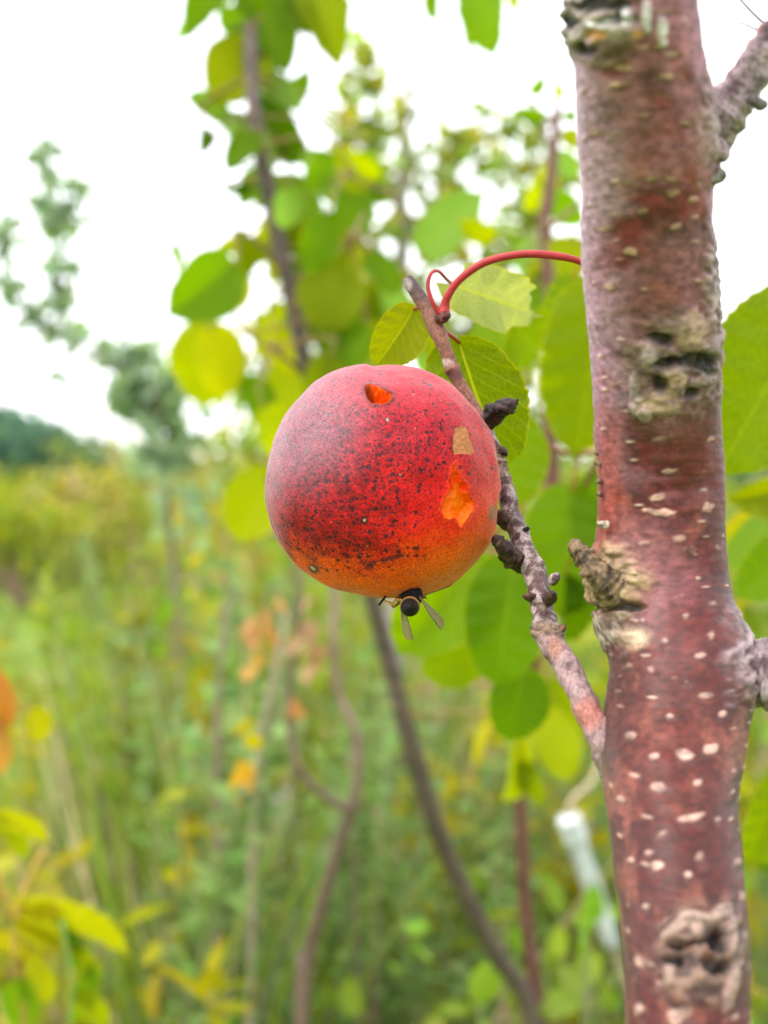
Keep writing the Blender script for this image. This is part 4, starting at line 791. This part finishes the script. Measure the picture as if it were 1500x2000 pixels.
def build_fruit():
    bm = bmesh.new(); bmesh.ops.create_icosphere(bm, subdivisions=8, radius=1.0)
    n = np.array([v.co[:] for v in bm.verts]); f = np.array([[v.index for v in p.verts] for p in bm.faces]); bm.free()
    n = unit(n)
    sx, sz, sy = n[:, 0], n[:, 2], n[:, 1]                                     # sy<0 faces the camera
    C0 = P(FC[0], FC[1], FD); k = FD * K / F * .994
    sil = np.array(SIL, float); th = np.arctan2(-(sil[:, 1] - FC[1]), sil[:, 0] - FC[0]); rr = np.hypot(sil[:, 0] - FC[0], sil[:, 1] - FC[1]) * k
    o = np.argsort(th); th, rr = th[o], rr[o]; th = np.concatenate([th - 2 * math.pi, th, th + 2 * math.pi]); rr = np.tile(rr, 3)
    tt = np.linspace(-math.pi, math.pi, 721); ri = np.interp(tt, th, rr); ker = np.hanning(27); ker /= ker.sum(); ri = np.convolve(np.concatenate([ri[-40:-1], ri, ri[1:40]]), ker, 'same')[39:-39]
    a = np.arctan2(sz, sx); s = np.sqrt(sx ** 2 + sz ** 2); Rm = ri.mean(); R = Rm + (np.interp(a, tt, ri) - Rm) * s ** 2
    q = C0 + RIGHT * (sx * R)[:, None] + UP * (sz * R)[:, None] + FWD * (sy * Rm * .96)[:, None]
    Nn = unit(RIGHT * sx[:, None] + UP * sz[:, None] + FWD * sy[:, None])
    # suture: a shallow groove running over the top to the back
    g = np.exp(-((n[:, 0] + .03 + .05 * n[:, 2]) / .05) ** 2) * sst(.55, .95, sz) * sst(.45, -.25, sy) ; q = q - Nn * (g * .0004)[:, None]
    q = q + Nn * ((fbm(n * 2.2, 3, 60) - .5) * .0022)[:, None]
    px, py, _ = proj(q); fr = sy < .15
    jit = (fbm(q * 900, 4, 61) - .5) * 9
    def sd(poly): return np.where(fr, signed_dist(px, py, poly) + jit, -99)
    h, t, sc = sd(HOLE), sd(TEAR), np.where(fr, signed_dist(px, py, SCAB) + jit * .5, -99)
    # a third wound, eaten out underneath where the wasp feeds
    wc = unit(np.array([[.42, .42, -.86]]))[0]; ang = np.arccos(np.clip(n @ wc, -1, 1)) * .025 * 1000; u = 10.5 - ang + (fbm(n * 9, 3, 62) - .5) * 5
    rough = fbm(q * 700, 4, 63) - .5
    dep = sst(-1.5, 9, h) * (h > -1.5) * .0036 + (h > 0) * rough * .0034
    dep = dep + sst(-1.0, 7, t) * (t > -1) * .0016 + (t > 0) * rough * .0012
    dep = dep + sst(-.5, 2, sc) * .00012 + (sc > 0) * (fbm(q * 4200, 2, 66) - .5) * .00015
    dep = dep + sst(0, 3.5, u) * .0028 + (u > 0) * rough * .0022
    # raised curled lip round the wounds
    lip = np.exp(-((h + 2.2) / 1.6) ** 2) * .00018 + np.exp(-((t + 2.0) / 1.5) ** 2) * .00012 + np.exp(-((u + .3) / .35) ** 2) * .00035
    q = q - Nn * (dep - lip)[:, None]
    # ---- colour fields
    nl = fbm(n * 2.2 + 5, 4, 70); nm = fbm(n * 7, 4, 71); nf = fbm(n * 30, 4, 72); nff = fbm(n * 140, 2, 78)
    fx, fy = (px - FC[0]) / 228, (py - FC[1]) / 229
    fx = np.where(fr, fx, sx); fy = np.where(fr, fy, -sz)
    crim, red, pink = np.array([.28, .002, .006]), np.array([.64, .005, .002]), np.array([.38, .008, .022])
    C = lerp(red, crim, sst(.0, -.85, fx + (nm - .5) * .8) * .75)
    C = lerp(C, pink, sst(.10, -.55, fy + (nl - .5) * .7 + (nm - .5) * .3) * .8)
    C = lerp(C, (.20, .018, .035), ell(fx, fy, -.62, -.32, .42, .42, soft=.7, nz=(nm - .5)) * .7)
    edge = fy - np.interp(fx, [-1, -.75, -.4, 0, .3, .6, .85, 1], [.50, .57, .64, .70, .56, .40, .18, .04]); og = sst(-.13, .16, edge + (nm - .5) * .34 + (nf - .5) * .12)
    C = lerp(C, (.80, .028, .001), sst(-.45, .1, edge + (nm - .5) * .4) * sst(-.5, .5, fx) * .85)
    C = lerp(C, lerp((.86, .085, .001), (.78, .17, .003), sst(.0, .5, edge)), og * .92)
    C = lerp(C, (.48, .03, .016), ell(fx, fy, .88, -.1, .22, .6, soft=.8) * .5)
    C = C * (.84 + .32 * nff)[:, None] * (.9 + .2 * nf)[:, None]
    dens = np.clip(.95 * ell(fx, fy, -.42, .38, .62, .36, soft=.55, ang=12, nz=(nm - .5) * .6) + .85 * ell(fx, fy, -.10, .62, .5, .16, soft=.6, ang=8, nz=(nm - .5)) + .55 * ell(fx, fy, -.4, -.15, .75, .65, soft=.6, nz=(nm - .5) * .5) + .32 * ell(fx, fy, .35, .0, .55, .5, soft=.7, nz=(nm - .5) * .8) + .18 * sst(.95, .6, fy), 0, 1.1) * (1 - og * .93)
    dens = dens * (1 - .8 * ell(fx, fy, .62, .40, .5, .5, soft=.7))
    bloom = np.clip(.54 * ell(fx, fy, -.72, -.52, .42, .52, soft=.8, ang=40) + .22 * sst(-.5, -1.0, fy) + .35 * sst(-.75, -1.0, fx) + .02, 0, 1) * (.7 + .6 * nf)
    C = C * (1 - .42 * np.clip(dens, 0, 1) * sst(.35, .62, fbm(n * 22, 3, 79)))[:, None]
    # spots and scars
    for (cx, cy, rx, ry, an, c) in ((613, 1111, 12, 7.5, 28, (.035, .018, .02)), (712, 1017, 6.5, 7, 0, (.05, .012, .014)), (757, 820, 5, 5, 0, (.30, .05, .05)), (840, 752, 6, 3.5, 10, (.10, .05, .06)), (962, 1002, 9, 17, 5, (.26, .10, .03)), (598, 880, 5, 8, 30, (.12, .03, .04)), (765, 1090, 26, 4.5, -14, (.14, .012, .02)), (725, 1102, 14, 5, -35, (.13, .012, .02))):
        C = lerp(C, c, ell(px, py, cx, cy, rx, ry, ang=an, soft=.4, nz=(nff - .5) * .5) * fr * .9)
    for (cx, cy, rx, ry, an) in ((611, 1110, 6, 2.4, 35), (712, 1016, 2.4, 2.8, 0), (757, 820, 2.6, 2.6, 0)): C = lerp(C, (.48, .40, .30), ell(px, py, cx, cy, rx, ry, ang=an, soft=.3) * fr)
    # browned skin round the wounds
    C = lerp(C, (.14, .015, .012), np.clip(np.exp(-((h + 2.5) / 4.5) ** 2) * .75 + np.exp(-((u + .4) / .6) ** 2) * .9, 0, 1))
    C = lerp(C, (.80, .05, .003), np.exp(-((t + 1) / 6) ** 2) * .7 * (t < 0))
    sub = Geo()
    lab = np.zeros(len(n), int); lab[h > 0] = 1; lab[t > 0] = 2; lab[sc > 0] = 3; lab[u > 0] = 4
    fl = lab[f]; fm = np.where((fl > 0).sum(1) >= 2, fl.max(1), 0)
    root = thing('apricot', C0, 'ripe red apricot with dark speckles and two orange holes hanging on the twig', 'fruit')
    # colours of the exposed flesh
    fi = fbm(q * [900, 900, 350], 3, 80)
    Cf = {1: lerp(lerp((.75, .10, .003), (.6, .05, .003), sst(.3, .7, nff)), (.16, .035, .012), ell(px, py, 722, 768, 11, 12, soft=.5, nz=(fi - .5) * 3) * .85),
          2: lerp(lerp((.88, .15, .001), (.86, .030, .001), sst(985, 940, py + (nf - .5) * 40)), (.90, .22, .001), sst(.5, .75, fi) * .6),
          3: lerp((.44, .20, .075), (.30, .11, .04), sst(.35, .65, fbm(q * 4200, 3, 66))),
          4: lerp((.50, .14, .02), (.10, .03, .012), sst(.35, .65, fi))}
    # skin material
    def skin():
        m, nn, out = newmat('downy_apricot_skin'); at = N_(nn, 'Attribute'); at.attribute_name = 'Col'; tcn = N_(nn, 'TexCoord')
        de = N_(nn, 'Attribute'); de.attribute_name = 'dens'; bl = N_(nn, 'Attribute'); bl.attribute_name = 'bloom'
        wz = N_(nn, 'TexNoise', Scale=1500.0, Detail=3.0); nn.links.new(tcn.outputs['Object'], wz.inputs['Vector'])
        wob = nn.nodes.new('ShaderNodeVectorMath'); wob.operation = 'SCALE'; nn.links.new(wz.outputs['Color'], wob.inputs[0]); wob.inputs['Scale'].default_value = .0013
        ad = nn.nodes.new('ShaderNodeVectorMath'); ad.operation = 'ADD'; nn.links.new(tcn.outputs['Object'], ad.inputs[0]); nn.links.new(wob.outputs[0], ad.inputs[1])
        c = at.outputs['Color']; tot = None
        for sc_, keep, r0, r1, amt in ((560., 1.0, .22, .40, .92), (900., 1.35, .27, .42, .92), (1500., 1.5, .28, .45, .85), (2600., 1.5, .28, .45, .65)):
            vo = N_(nn, 'TexVoronoi', Scale=sc_); nn.links.new(ad.outputs[0], vo.inputs['Vector'])
            se = N_(nn, 'SeparateColor'); nn.links.new(vo.outputs['Color'], se.inputs[0])
            on = math_(nn, 'LESS_THAN', se.outputs[0], math_(nn, 'MULTIPLY', de.outputs['Fac'], keep))
            rad = math_(nn, 'ADD', math_(nn, 'MULTIPLY', se.outputs[1], .16), r0)
            dot = math_(nn, 'MULTIPLY', math_(nn, 'SUBTRACT', rad, vo.outputs['Distance']), 9., clamp=True)
            dot = math_(nn, 'MULTIPLY', math_(nn, 'MULTIPLY', dot, on), amt)
            tot = dot if tot is None else math_(nn, 'MAXIMUM', tot, dot)
        c = mixc(nn, tot, c, (.030, .005, .012))
        gr = N_(nn, 'TexNoise', Scale=2600.0, Detail=5.0, Roughness=.75); nn.links.new(tcn.outputs['Object'], gr.inputs['Vector'])
        c = mixc(nn, 1.0, c, ramp(nn, gr.outputs['Fac'], [(.36, .40), (.64, 1.5)]), 'MULTIPLY')
        # pale lenticel flecks
        vo = N_(nn, 'TexVoronoi', Scale=420.); nn.links.new(ad.outputs[0], vo.inputs['Vector']); se = N_(nn, 'SeparateColor'); nn.links.new(vo.outputs['Color'], se.inputs[0])
        fk = math_(nn, 'MULTIPLY', math_(nn, 'LESS_THAN', vo.outputs['Distance'], .10), math_(nn, 'GREATER_THAN', se.outputs[2], .80))
        c = mixc(nn, math_(nn, 'MULTIPLY', fk, .6), c, (.62, .30, .20))
        # down: fine pale grain, thickest on the upper left shoulder
        fz = N_(nn, 'TexNoise', Scale=3600.0, Detail=4.0, Roughness=.7); nn.links.new(tcn.outputs['Object'], fz.inputs['Vector'])
        dn = math_(nn, 'MULTIPLY', ramp(nn, fz.outputs['Fac'], [(.38, .25), (.66, 1.0)]), bl.outputs['Fac'])
        c = mixc(nn, math_(nn, 'MULTIPLY', dn, .85), c, (.46, .36, .42))
        p = N_(nn, 'BsdfPrincipled', Roughness=.48); p.inputs['Specular IOR Level'].default_value = .16
        p.inputs['Sheen Weight'].default_value = .16; p.inputs['Sheen Roughness'].default_value = .22; p.inputs['Sheen Tint'].default_value = (1, .9, .9, 1)
        p.inputs['Subsurface Weight'].default_value = .2; p.inputs['Subsurface Scale'].default_value = .002; p.inputs['Subsurface Radius'].default_value = (1, .25, .1)
        b = N_(nn, 'Bump', Strength=.55, Distance=.00022)
        hsum = math_(nn, 'SUBTRACT', fz.outputs['Fac'], math_(nn, 'MULTIPLY', tot, .5)); nn.links.new(hsum, b.inputs['Height'])
        nn.links.new(b.outputs[0], p.inputs['Normal']); nn.links.new(c, p.inputs['Base Color']); nn.links.new(p.outputs[0], out.inputs['Surface'])
        return m
    def flesh(name, rough, ss, coat):
        m, nn, out = newmat(name); at = N_(nn, 'Attribute'); at.attribute_name = 'Col'; p = N_(nn, 'BsdfPrincipled', Roughness=rough); p.inputs['Specular IOR Level'].default_value = .12
        p.inputs['Subsurface Weight'].default_value = ss; p.inputs['Subsurface Scale'].default_value = .002; p.inputs['Subsurface Radius'].default_value = (1, .35, .1); p.inputs['Coat Weight'].default_value = coat; p.inputs['Coat Roughness'].default_value = .15
        tcn = N_(nn, 'TexCoord'); fz = N_(nn, 'TexNoise', Scale=1400.0, Detail=4.0); nn.links.new(tcn.outputs['Object'], fz.inputs['Vector']); b = N_(nn, 'Bump', Strength=.6, Distance=.0003); nn.links.new(fz.outputs['Fac'], b.inputs['Height'])
        nn.links.new(b.outputs[0], p.inputs['Normal']); nn.links.new(at.outputs['Color'], p.inputs['Base Color']); nn.links.new(p.outputs[0], out.inputs['Surface']); return m
    mats = {0: skin(), 1: flesh('wet_orange_flesh', .3, .1, .06), 3: flesh('dry_scab', .8, 0, 0)}; mats[2] = mats[1]; mats[4] = mats[1]
    names = {0: 'skin', 1: 'flesh_hole', 2: 'flesh_hole', 3: 'scab', 4: 'flesh_hole'}
    labs = {1: 'small round orange hole near the top of the apricot', 2: 'tall ragged orange hole on the right side of the apricot', 3: 'tan dry scab above the tall orange hole', 4: 'browned eaten hollow underneath where the wasp sits'}
    for i in range(5):
        ff = f[fm == i]; ids, inv = np.unique(ff, return_inverse=True); cc = C if i == 0 else Cf[i]
        at = {'dens': dens[ids], 'bloom': bloom[ids]} if i == 0 else None
        o = part(names[i], root, q[ids], [inv.reshape(-1, 3)], mats[i], col=cc[ids], attrs=at)
        if i in labs: o['label'] = labs[i]
    # the down itself: very short fine hairs standing on the skin
    r = np.random.RandomState(77); nh = 16000; ids = r.choice(np.where(lab == 0)[0], nh); b = q[ids]; nrm = Nn[ids]
    d = unit(nrm + r.normal(0, .45, (nh, 3))); Lh = r.uniform(.00015, .0004, nh); sdv = unit(np.cross(d, r.normal(size=(nh, 3)))) * .000008
    V = np.stack([b - sdv, b + sdv, b + d * Lh[:, None]], 1).reshape(-1, 3); T = np.arange(nh * 3).reshape(-1, 3)
    m, nn, out = newmat('pale_down'); p = N_(nn, 'BsdfDiffuse'); p.inputs['Color'].default_value = (.85, .74, .74, 1); tl = N_(nn, 'BsdfTranslucent'); tl.inputs['Color'].default_value = (.85, .74, .74, 1)
    x = N_(nn, 'MixShader'); nn.links.new(p.outputs[0], x.inputs[1]); nn.links.new(tl.outputs[0], x.inputs[2]); nn.links.new(x.outputs[0], out.inputs['Surface'])
    part('fuzz', root, V, [T], m, smooth=False)
build_fruit()

# ------------------------------------------------------------------ THE WASP under the fruit
def build_wasp():
    WD = .236
    root = thing('wasp', P(800, 1175, WD), 'small dark wasp with folded-back amber wings clinging under the apricot', 'insect')
    M_BODY = barky('wasp_body', rough=.7, spec=.12, scale=3000, bump=.2)
    # body: thorax in the wound, narrow waist, abdomen pointing at the camera
    ctr = [P(770, 1150, WD + .004), P(785, 1155, WD + .003), P(800, 1160, WD + .001), P(808, 1166, WD - .001), P(806, 1172, WD - .0022), P(803, 1178, WD - .0030), P(801, 1184, WD - .0042), P(800, 1186.5, WD - .0056), P(800, 1186.5, WD - .0068), P(799, 1186, WD - .0078)]
    rad = np.array([.0005, .0014, .0023, .0020, .0008, .0015, .0021, .00175, .0012, .0002])
    s = catmull(np.hstack([np.array(ctr), rad[:, None]]), 70); V, f, N = tube(s[:, :3], np.clip(s[:, 3], .0001, 1), 28)
    k = np.concatenate([np.repeat(np.linspace(0, 1, 70), 28), [0, 1]]); C = np.tile((.012, .009, .008), (len(V), 1)).astype(float)
    C = lerp(C, (.34, .20, .06), np.exp(-((k - .58) / .03) ** 2)); C = lerp(C, (.40, .24, .07), np.exp(-((k - .68) / .06) ** 4)); C = lerp(C, (.10, .04, .02), sst(.3, .2, k) * .5)
    part('body', root, V, f, M_BODY, col=C)
    # head with eyes, at the fruit flesh
    s = catmull(np.array([(*P(752, 1156, WD + .003), .0004), (*P(760, 1156, WD + .003), .0011), (*P(768, 1154, WD + .0035), .0010), (*P(775, 1152, WD + .004), .0004)]), 16)
    V, f, N = tube(s[:, :3], s[:, 3], 18); part('head', root, V, f, M_BODY, col=np.tile((.03, .02, .01), (len(V), 1)))
    m, nn, out = newmat('amber_wing'); p = N_(nn, 'BsdfPrincipled', Roughness=.25); tr = N_(nn, 'BsdfTransparent'); tr.inputs['Color'].default_value = (.66, .58, .26, 1)
    uv = N_(nn, 'UVMap'); sep = N_(nn, 'SeparateXYZ'); nn.links.new(uv.outputs[0], sep.inputs[0]); p.inputs['Base Color'].default_value = (.30, .19, .07, 1)
    ed = math_(nn, 'LESS_THAN', sep.outputs[0], .10); vo = N_(nn, 'TexVoronoi', feature='DISTANCE_TO_EDGE'); vo.inputs['Scale'].default_value = 5; mp = N_(nn, 'Mapping'); mp.inputs['Scale'].default_value = (.7, 1.6, 1); nn.links.new(uv.outputs[0], mp.inputs[0]); nn.links.new(mp.outputs[0], vo.inputs['Vector'])
    ve = math_(nn, 'LESS_THAN', vo.outputs['Distance'], .05); fa = math_(nn, 'ADD', math_(nn, 'MULTIPLY', math_(nn, 'MAXIMUM', ed, ve), .4), .58)
    c = mixc(nn, ed, (.17, .115, .035), (.04, .02, .008)); nn.links.new(c, p.inputs['Base Color'])
    x = N_(nn, 'MixShader'); nn.links.new(fa, x.inputs[0]); nn.links.new(tr.outputs[0], x.inputs[1]); nn.links.new(p.outputs[0], x.inputs[2]); nn.links.new(x.outputs[0], out.inputs['Surface'])
    def wing(b, t, wpx, flip):
        B, T = P(*b), P(*t); Y = T - B; L = np.linalg.norm(Y); Y /= L; Z = CP - B; Z = unit(Z - Y * (Z @ Y)); X = np.cross(Y, Z) * flip
        u = np.linspace(0, 1, 24); v = np.linspace(0, 1, 7); U, Vv = np.meshgrid(u, v, indexing='ij'); wd = np.interp(u, [0, .15, .4, .65, .82, .90, .95, .98, 1], [.14, .36, .68, .92, 1., .88, .66, .40, .10])
        W = wpx * b[2] * K / F; lead = -.35 * np.sin(u * 2.6) * W * .4
        q = B + Y * (U * L)[..., None] + X * ((Vv * wd[:, None] * W) + lead[:, None])[..., None] + Z * (np.sin(Vv * 9) * .00004 + .0004 * np.sin(U * 3))[..., None]
        top = q.reshape(-1, 3); bot = (q - Z * .00003).reshape(-1, 3); idx = np.arange(24 * 7).reshape(24, 7)
        qd = np.stack([idx[:-1, :-1], idx[:-1, 1:], idx[1:, 1:], idx[1:, :-1]], -1).reshape(-1, 4)
        uvv = np.stack([Vv.ravel(), U.ravel()], -1); part('wing', root, top, [qd], m, uv=uvv)
    wing((783, 1172, WD - .002), (807, 1250, WD - .003), 18, 1); wing((818, 1166, WD - .002), (862, 1230, WD - .003), 18, -1)
    YL = np.array([.50, .26, .05])
    def leg(pts, c0, c1):
        p_, r_ = pxpath(pts, 22); V, f, N = tube(p_, r_, 8); k = np.concatenate([np.repeat(np.linspace(0, 1, 22), 8), [0, 1]]); part('leg', root, V, f, M_BODY, col=lerp(c0, c1, k))
    leg([(785, 1168, WD, 6), (776, 1180, WD - .001, 6), (768, 1185, WD - .001, 5), (762, 1177, WD - .001, 4), (752, 1174, WD, 3.5)], (.10, .05, .02), YL)
    leg([(785, 1172, WD - .001, 5), (772, 1172, WD - .001, 5), (765, 1181, WD - .002, 4), (757, 1176, WD - .001, 3), (748, 1170, WD, 3)], YL, YL)
    leg([(814, 1162, WD, 6), (822, 1164, WD - .001, 6), (828, 1166, WD - .001, 4), (833, 1169, WD, 3)], (.05, .02, .01), (.22, .07, .02))
    leg([(812, 1160, WD, 5), (820, 1159, WD, 5), (826, 1158, WD, 4), (828, 1155, WD, 3)], YL, YL)
    leg([(790, 1160, WD + .003, 5), (776, 1170, WD + .002, 4), (770, 1160, WD + .003, 3)], (.05, .03, .02), YL)
    leg([(808, 1160, WD + .004, 5), (826, 1168, WD + .003, 4), (834, 1158, WD + .004, 3)], (.05, .03, .02), YL)
    for pts in ([(758, 1160, WD + .002, 3), (752, 1166, WD, 4), (746, 1174, WD - .001, 5), (740, 1182, WD - .001, 4)], [(764, 1158, WD + .003, 3), (752, 1164, WD + .004, 3), (744, 1166, WD + .005, 3)]):
        p_, r_ = pxpath(pts, 16); V, f, N = tube(p_, r_, 8); part('antenna', root, V, f, M_BODY, col=np.tile((.02, .012, .01), (len(V), 1)))
build_wasp()

# ------------------------------------------------------------------ particular things in the blurred middle ground
def shrub_dry():
    b = P(610, 2000, 1.5 * .78); o = thing('dry_shrub', (b[0], b[1], 0), 'bare brown forked shrub with a few orange leaves below the fruit', 'shrub')
    def st(pts, c=(.13, .08, .062), n=40):
        p_, r_ = pxpath([(x, y, d * .78, w_) for x, y, d, w_ in pts], n); V, f, _n = tube(p_, r_, 10); part('stem', o, V, f, M_STEM, col=lerp(np.array(c) * .75, np.array(c) * 1.35, fbm(V * 60)))
    st([(600, 3300, 1.55, 34), (590, 2000, 1.5, 30), (600, 1880, 1.5, 28), (630, 1760, 1.48, 27), (665, 1640, 1.46, 25), (690, 1575, 1.45, 24), (700, 1500, 1.45, 15), (705, 1440, 1.45, 12)])
    st([(690, 1580, 1.45, 18), (640, 1560, 1.44, 17), (590, 1510, 1.43, 16), (568, 1440, 1.43, 15), (566, 1340, 1.43, 14), (578, 1240, 1.43, 13), (585, 1150, 1.43, 11), (560, 1050, 1.43, 9), (500, 1050, 1.42, 8)])
    st([(700, 1500, 1.45, 16), (690, 1420, 1.44, 16), (660, 1350, 1.44, 16), (650, 1250, 1.43, 17), (655, 1180, 1.43, 16), (640, 1080, 1.43, 10)], (.24, .15, .13))
    st([(430, 3300, 1.7, 22), (425, 1750, 1.65, 17), (425, 1500, 1.62, 14), (430, 1300, 1.6, 11), (445, 1180, 1.6, 8)], (.20, .14, .11))
    st([(470, 3300, 1.7, 20), (490, 1800, 1.65, 16), (500, 1500, 1.62, 15), (535, 1330, 1.6, 13), (560, 1200, 1.6, 9)], (.32, .25, .19))
    g = Geo(); r = np.random.RandomState(12)
    for (px, py, n, c) in ((515, 1225, 7, (.46, .25, .11)), (510, 1285, 4, (.42, .25, .08)), (600, 1225, 7, (.46, .29, .17)), (612, 1290, 5, (.44, .27, .15)), (465, 1480, 3, (.50, .29, .04)), (460, 1525, 2, (.50, .29, .04)), (590, 1390, 2, (.42, .22, .1)), (500, 1410, 2, YEL), (545, 1180, 2, (.42, .24, .12))):
        q = np.array([P(px + r.normal(0, 12), py + r.normal(0, 22), (1.42 + r.uniform(-.03, .03)) * .78) for _ in range(n)])
        scatter(g, OV, q, rdir(n, -1.0, r), rdir(n, 0, r) + [0, -1, 0], r.uniform(.017, .031, n), r.uniform(.010, .018, n), vary(c, n, .2, r))
    V, Fc, C = g.out(); lf = part('foliage', o, V, Fc, M_FOL, col=C); lf['label'] = 'scattered withered orange leaves'
shrub_dry()
def yellow_plant():
    b = P(20, 2100, .75); o = thing('yellow_leaved_seedling', (b[0], b[1], 0), 'young plant with long bright yellow leaves in the lower left corner', 'plant')
    def st(pts, c, n=24):
        p_, r_ = pxpath(pts, n); V, f, _n = tube(p_, r_, 10); part('stem', o, V, f, M_STEM, col=np.tile(c, (len(V), 1)))
    st([(60, 6000, .78, 16), (50, 2300, .76, 14), (30, 1900, .75, 12), (32, 1790, .75, 12), (60, 1710, .75, 13), (88, 1655, .75, 12)], (.42, .27, .05)); st([(50, 2300, .76, 12), (120, 2060, .74, 9), (140, 1930, .73, 8), (120, 1800, .73, 6)], (.2, .28, .06))
    st([(32, 1790, .75, 9), (-10, 1700, .75, 8), (-30, 1560, .75, 7), (-20, 1420, .75, 6)], (.4, .2, .04))
    for b_, t_, wd, c, ro, va in (((28, 1785), (268, 1852), 62, L_YY, .5, 1), ((30, 1795), (150, 1840), 80, (.38, .34, .005), .2, 3), ((-20, 1600), (105, 1640), 42, L_YY, .4, 1), ((0, 1600), (60, 1680), 40, L_Y, .3, 2), ((110, 1800), (150, 1900), 30, (.08, .25, .01), .3, 3), ((140, 1850), (200, 1930), 36, L_Y, .3, 1), ((60, 1880), (110, 1960), 50, L_YY, .5, 2), ((130, 1940), (220, 2010), 50, L_Y, .3, 1), ((20, 1920), (60, 2020), 70, L_B, .3, 0), ((-30, 1850), (60, 1870), 40, YEL, .6, 3), ((180, 1890), (140, 2010), 50, L_B, .3, 0),
                              ((-20, 1310), (12, 1440), 56, (.44, .17, .06), .2, 1), ((-15, 1400), (8, 1520), 50, (.46, .22, .07), .3, 2), ((60, 1390), (90, 1450), 60, (.36, .33, .01), .3, 0)):
        apricot_leaf(o, (*b_, .75), (*t_, .76), wd, c, ro, va)
yellow_plant()
def white_tube():
    a, b = P(1112, 1602, 1.25), P(1196, 1846, 1.28); dr = (a - b) / np.linalg.norm(a - b)
    o = thing('tree_guard', (b[0] + .08, b[1], 0), 'short white plastic guard tube round a thin leaning stem left of the trunk base', 'tree guard')
    m = plain('white_plastic', (.50, .52, .54), rough=.4, scale=60, bump=.1); n = 40; R = .0108; p_ = np.linspace(b, a, n)
    V, f, _n = tube(p_, R * np.linspace(.85, 1.1, n), 24, cap=False); Vi, fi, _n2 = tube(p_, R * .86 * np.linspace(.85, 1.1, n), 24, cap=False)
    f2 = [x[:, ::-1] + len(V) for x in fi]; ring = np.arange(24); nx = np.roll(ring, -1); b0 = (n - 1) * 24
    rim = np.stack([b0 + ring, b0 + nx, len(V) + b0 + nx, len(V) + b0 + ring], -1); rim2 = np.stack([nx, ring, len(V) + ring, len(V) + nx], -1)
    part('tube', o, np.vstack([V, Vi]), [f[0], f2[0], rim, rim2], m)
    q = np.linspace(a + dr * .004, a - dr * .03, 12); V, f, _n = tube(q, R * 1.3 * np.interp(np.linspace(0, 1, 12), [0, .1, .85, 1], [.9, 1, 1, .85]), 24); part('collar', o, V, f, m)
    q = catmull([(b[0] + .08, b[1], -.02), tuple(b - dr * .25 + np.array([-.01, 0, -.02])), tuple(b), tuple(a), tuple(P(1160, 1520, 1.25)), tuple(P(1200, 1400, 1.26)), tuple(P(1215, 1250, 1.27))], 60)
    V, f, _n = tube(q, np.linspace(.006, .0025, 60), 8); part('stem', o, V, f, M_STEM, col=np.tile(TAN, (len(V), 1)))
white_tube()
def seed_head():
    a = P(550, 1560, 1.7); o = thing('fluffy_seed_head', (a[0], a[1], 0), 'pale white fluffy seed head on a thin tan stalk below the fruit', 'seed head')
    q = catmull([(a[0], a[1], -.02), (a[0] - .01, a[1], a[2] * .5), tuple(P(545, 1680, 1.7)), tuple(a)], 40); V, f, _n = tube(q, np.linspace(.004, .002, 40), 8); part('stalk', o, V, f, M_STEM, col=np.tile(TAN, (len(V), 1)))
    g = Geo(); r = np.random.RandomState(4); n = 500; t = r.uniform(0, 1, n); b = np.array([P(551, 1560 + 110 * x, 1.7) for x in t]); d = rdir(n, .5, r)
    b = b + d * ((1 - t) ** 1.3 * .012 + .002)[:, None]; scatter(g, LA, b, d, rdir(n, 0, r), .012 * (1.2 - t), .003, vary((.5, .48, .44), n, .08, r)); V, Fc, C = g.out(); part('fluff', o, V, Fc, M_FOL, col=C)
seed_head()
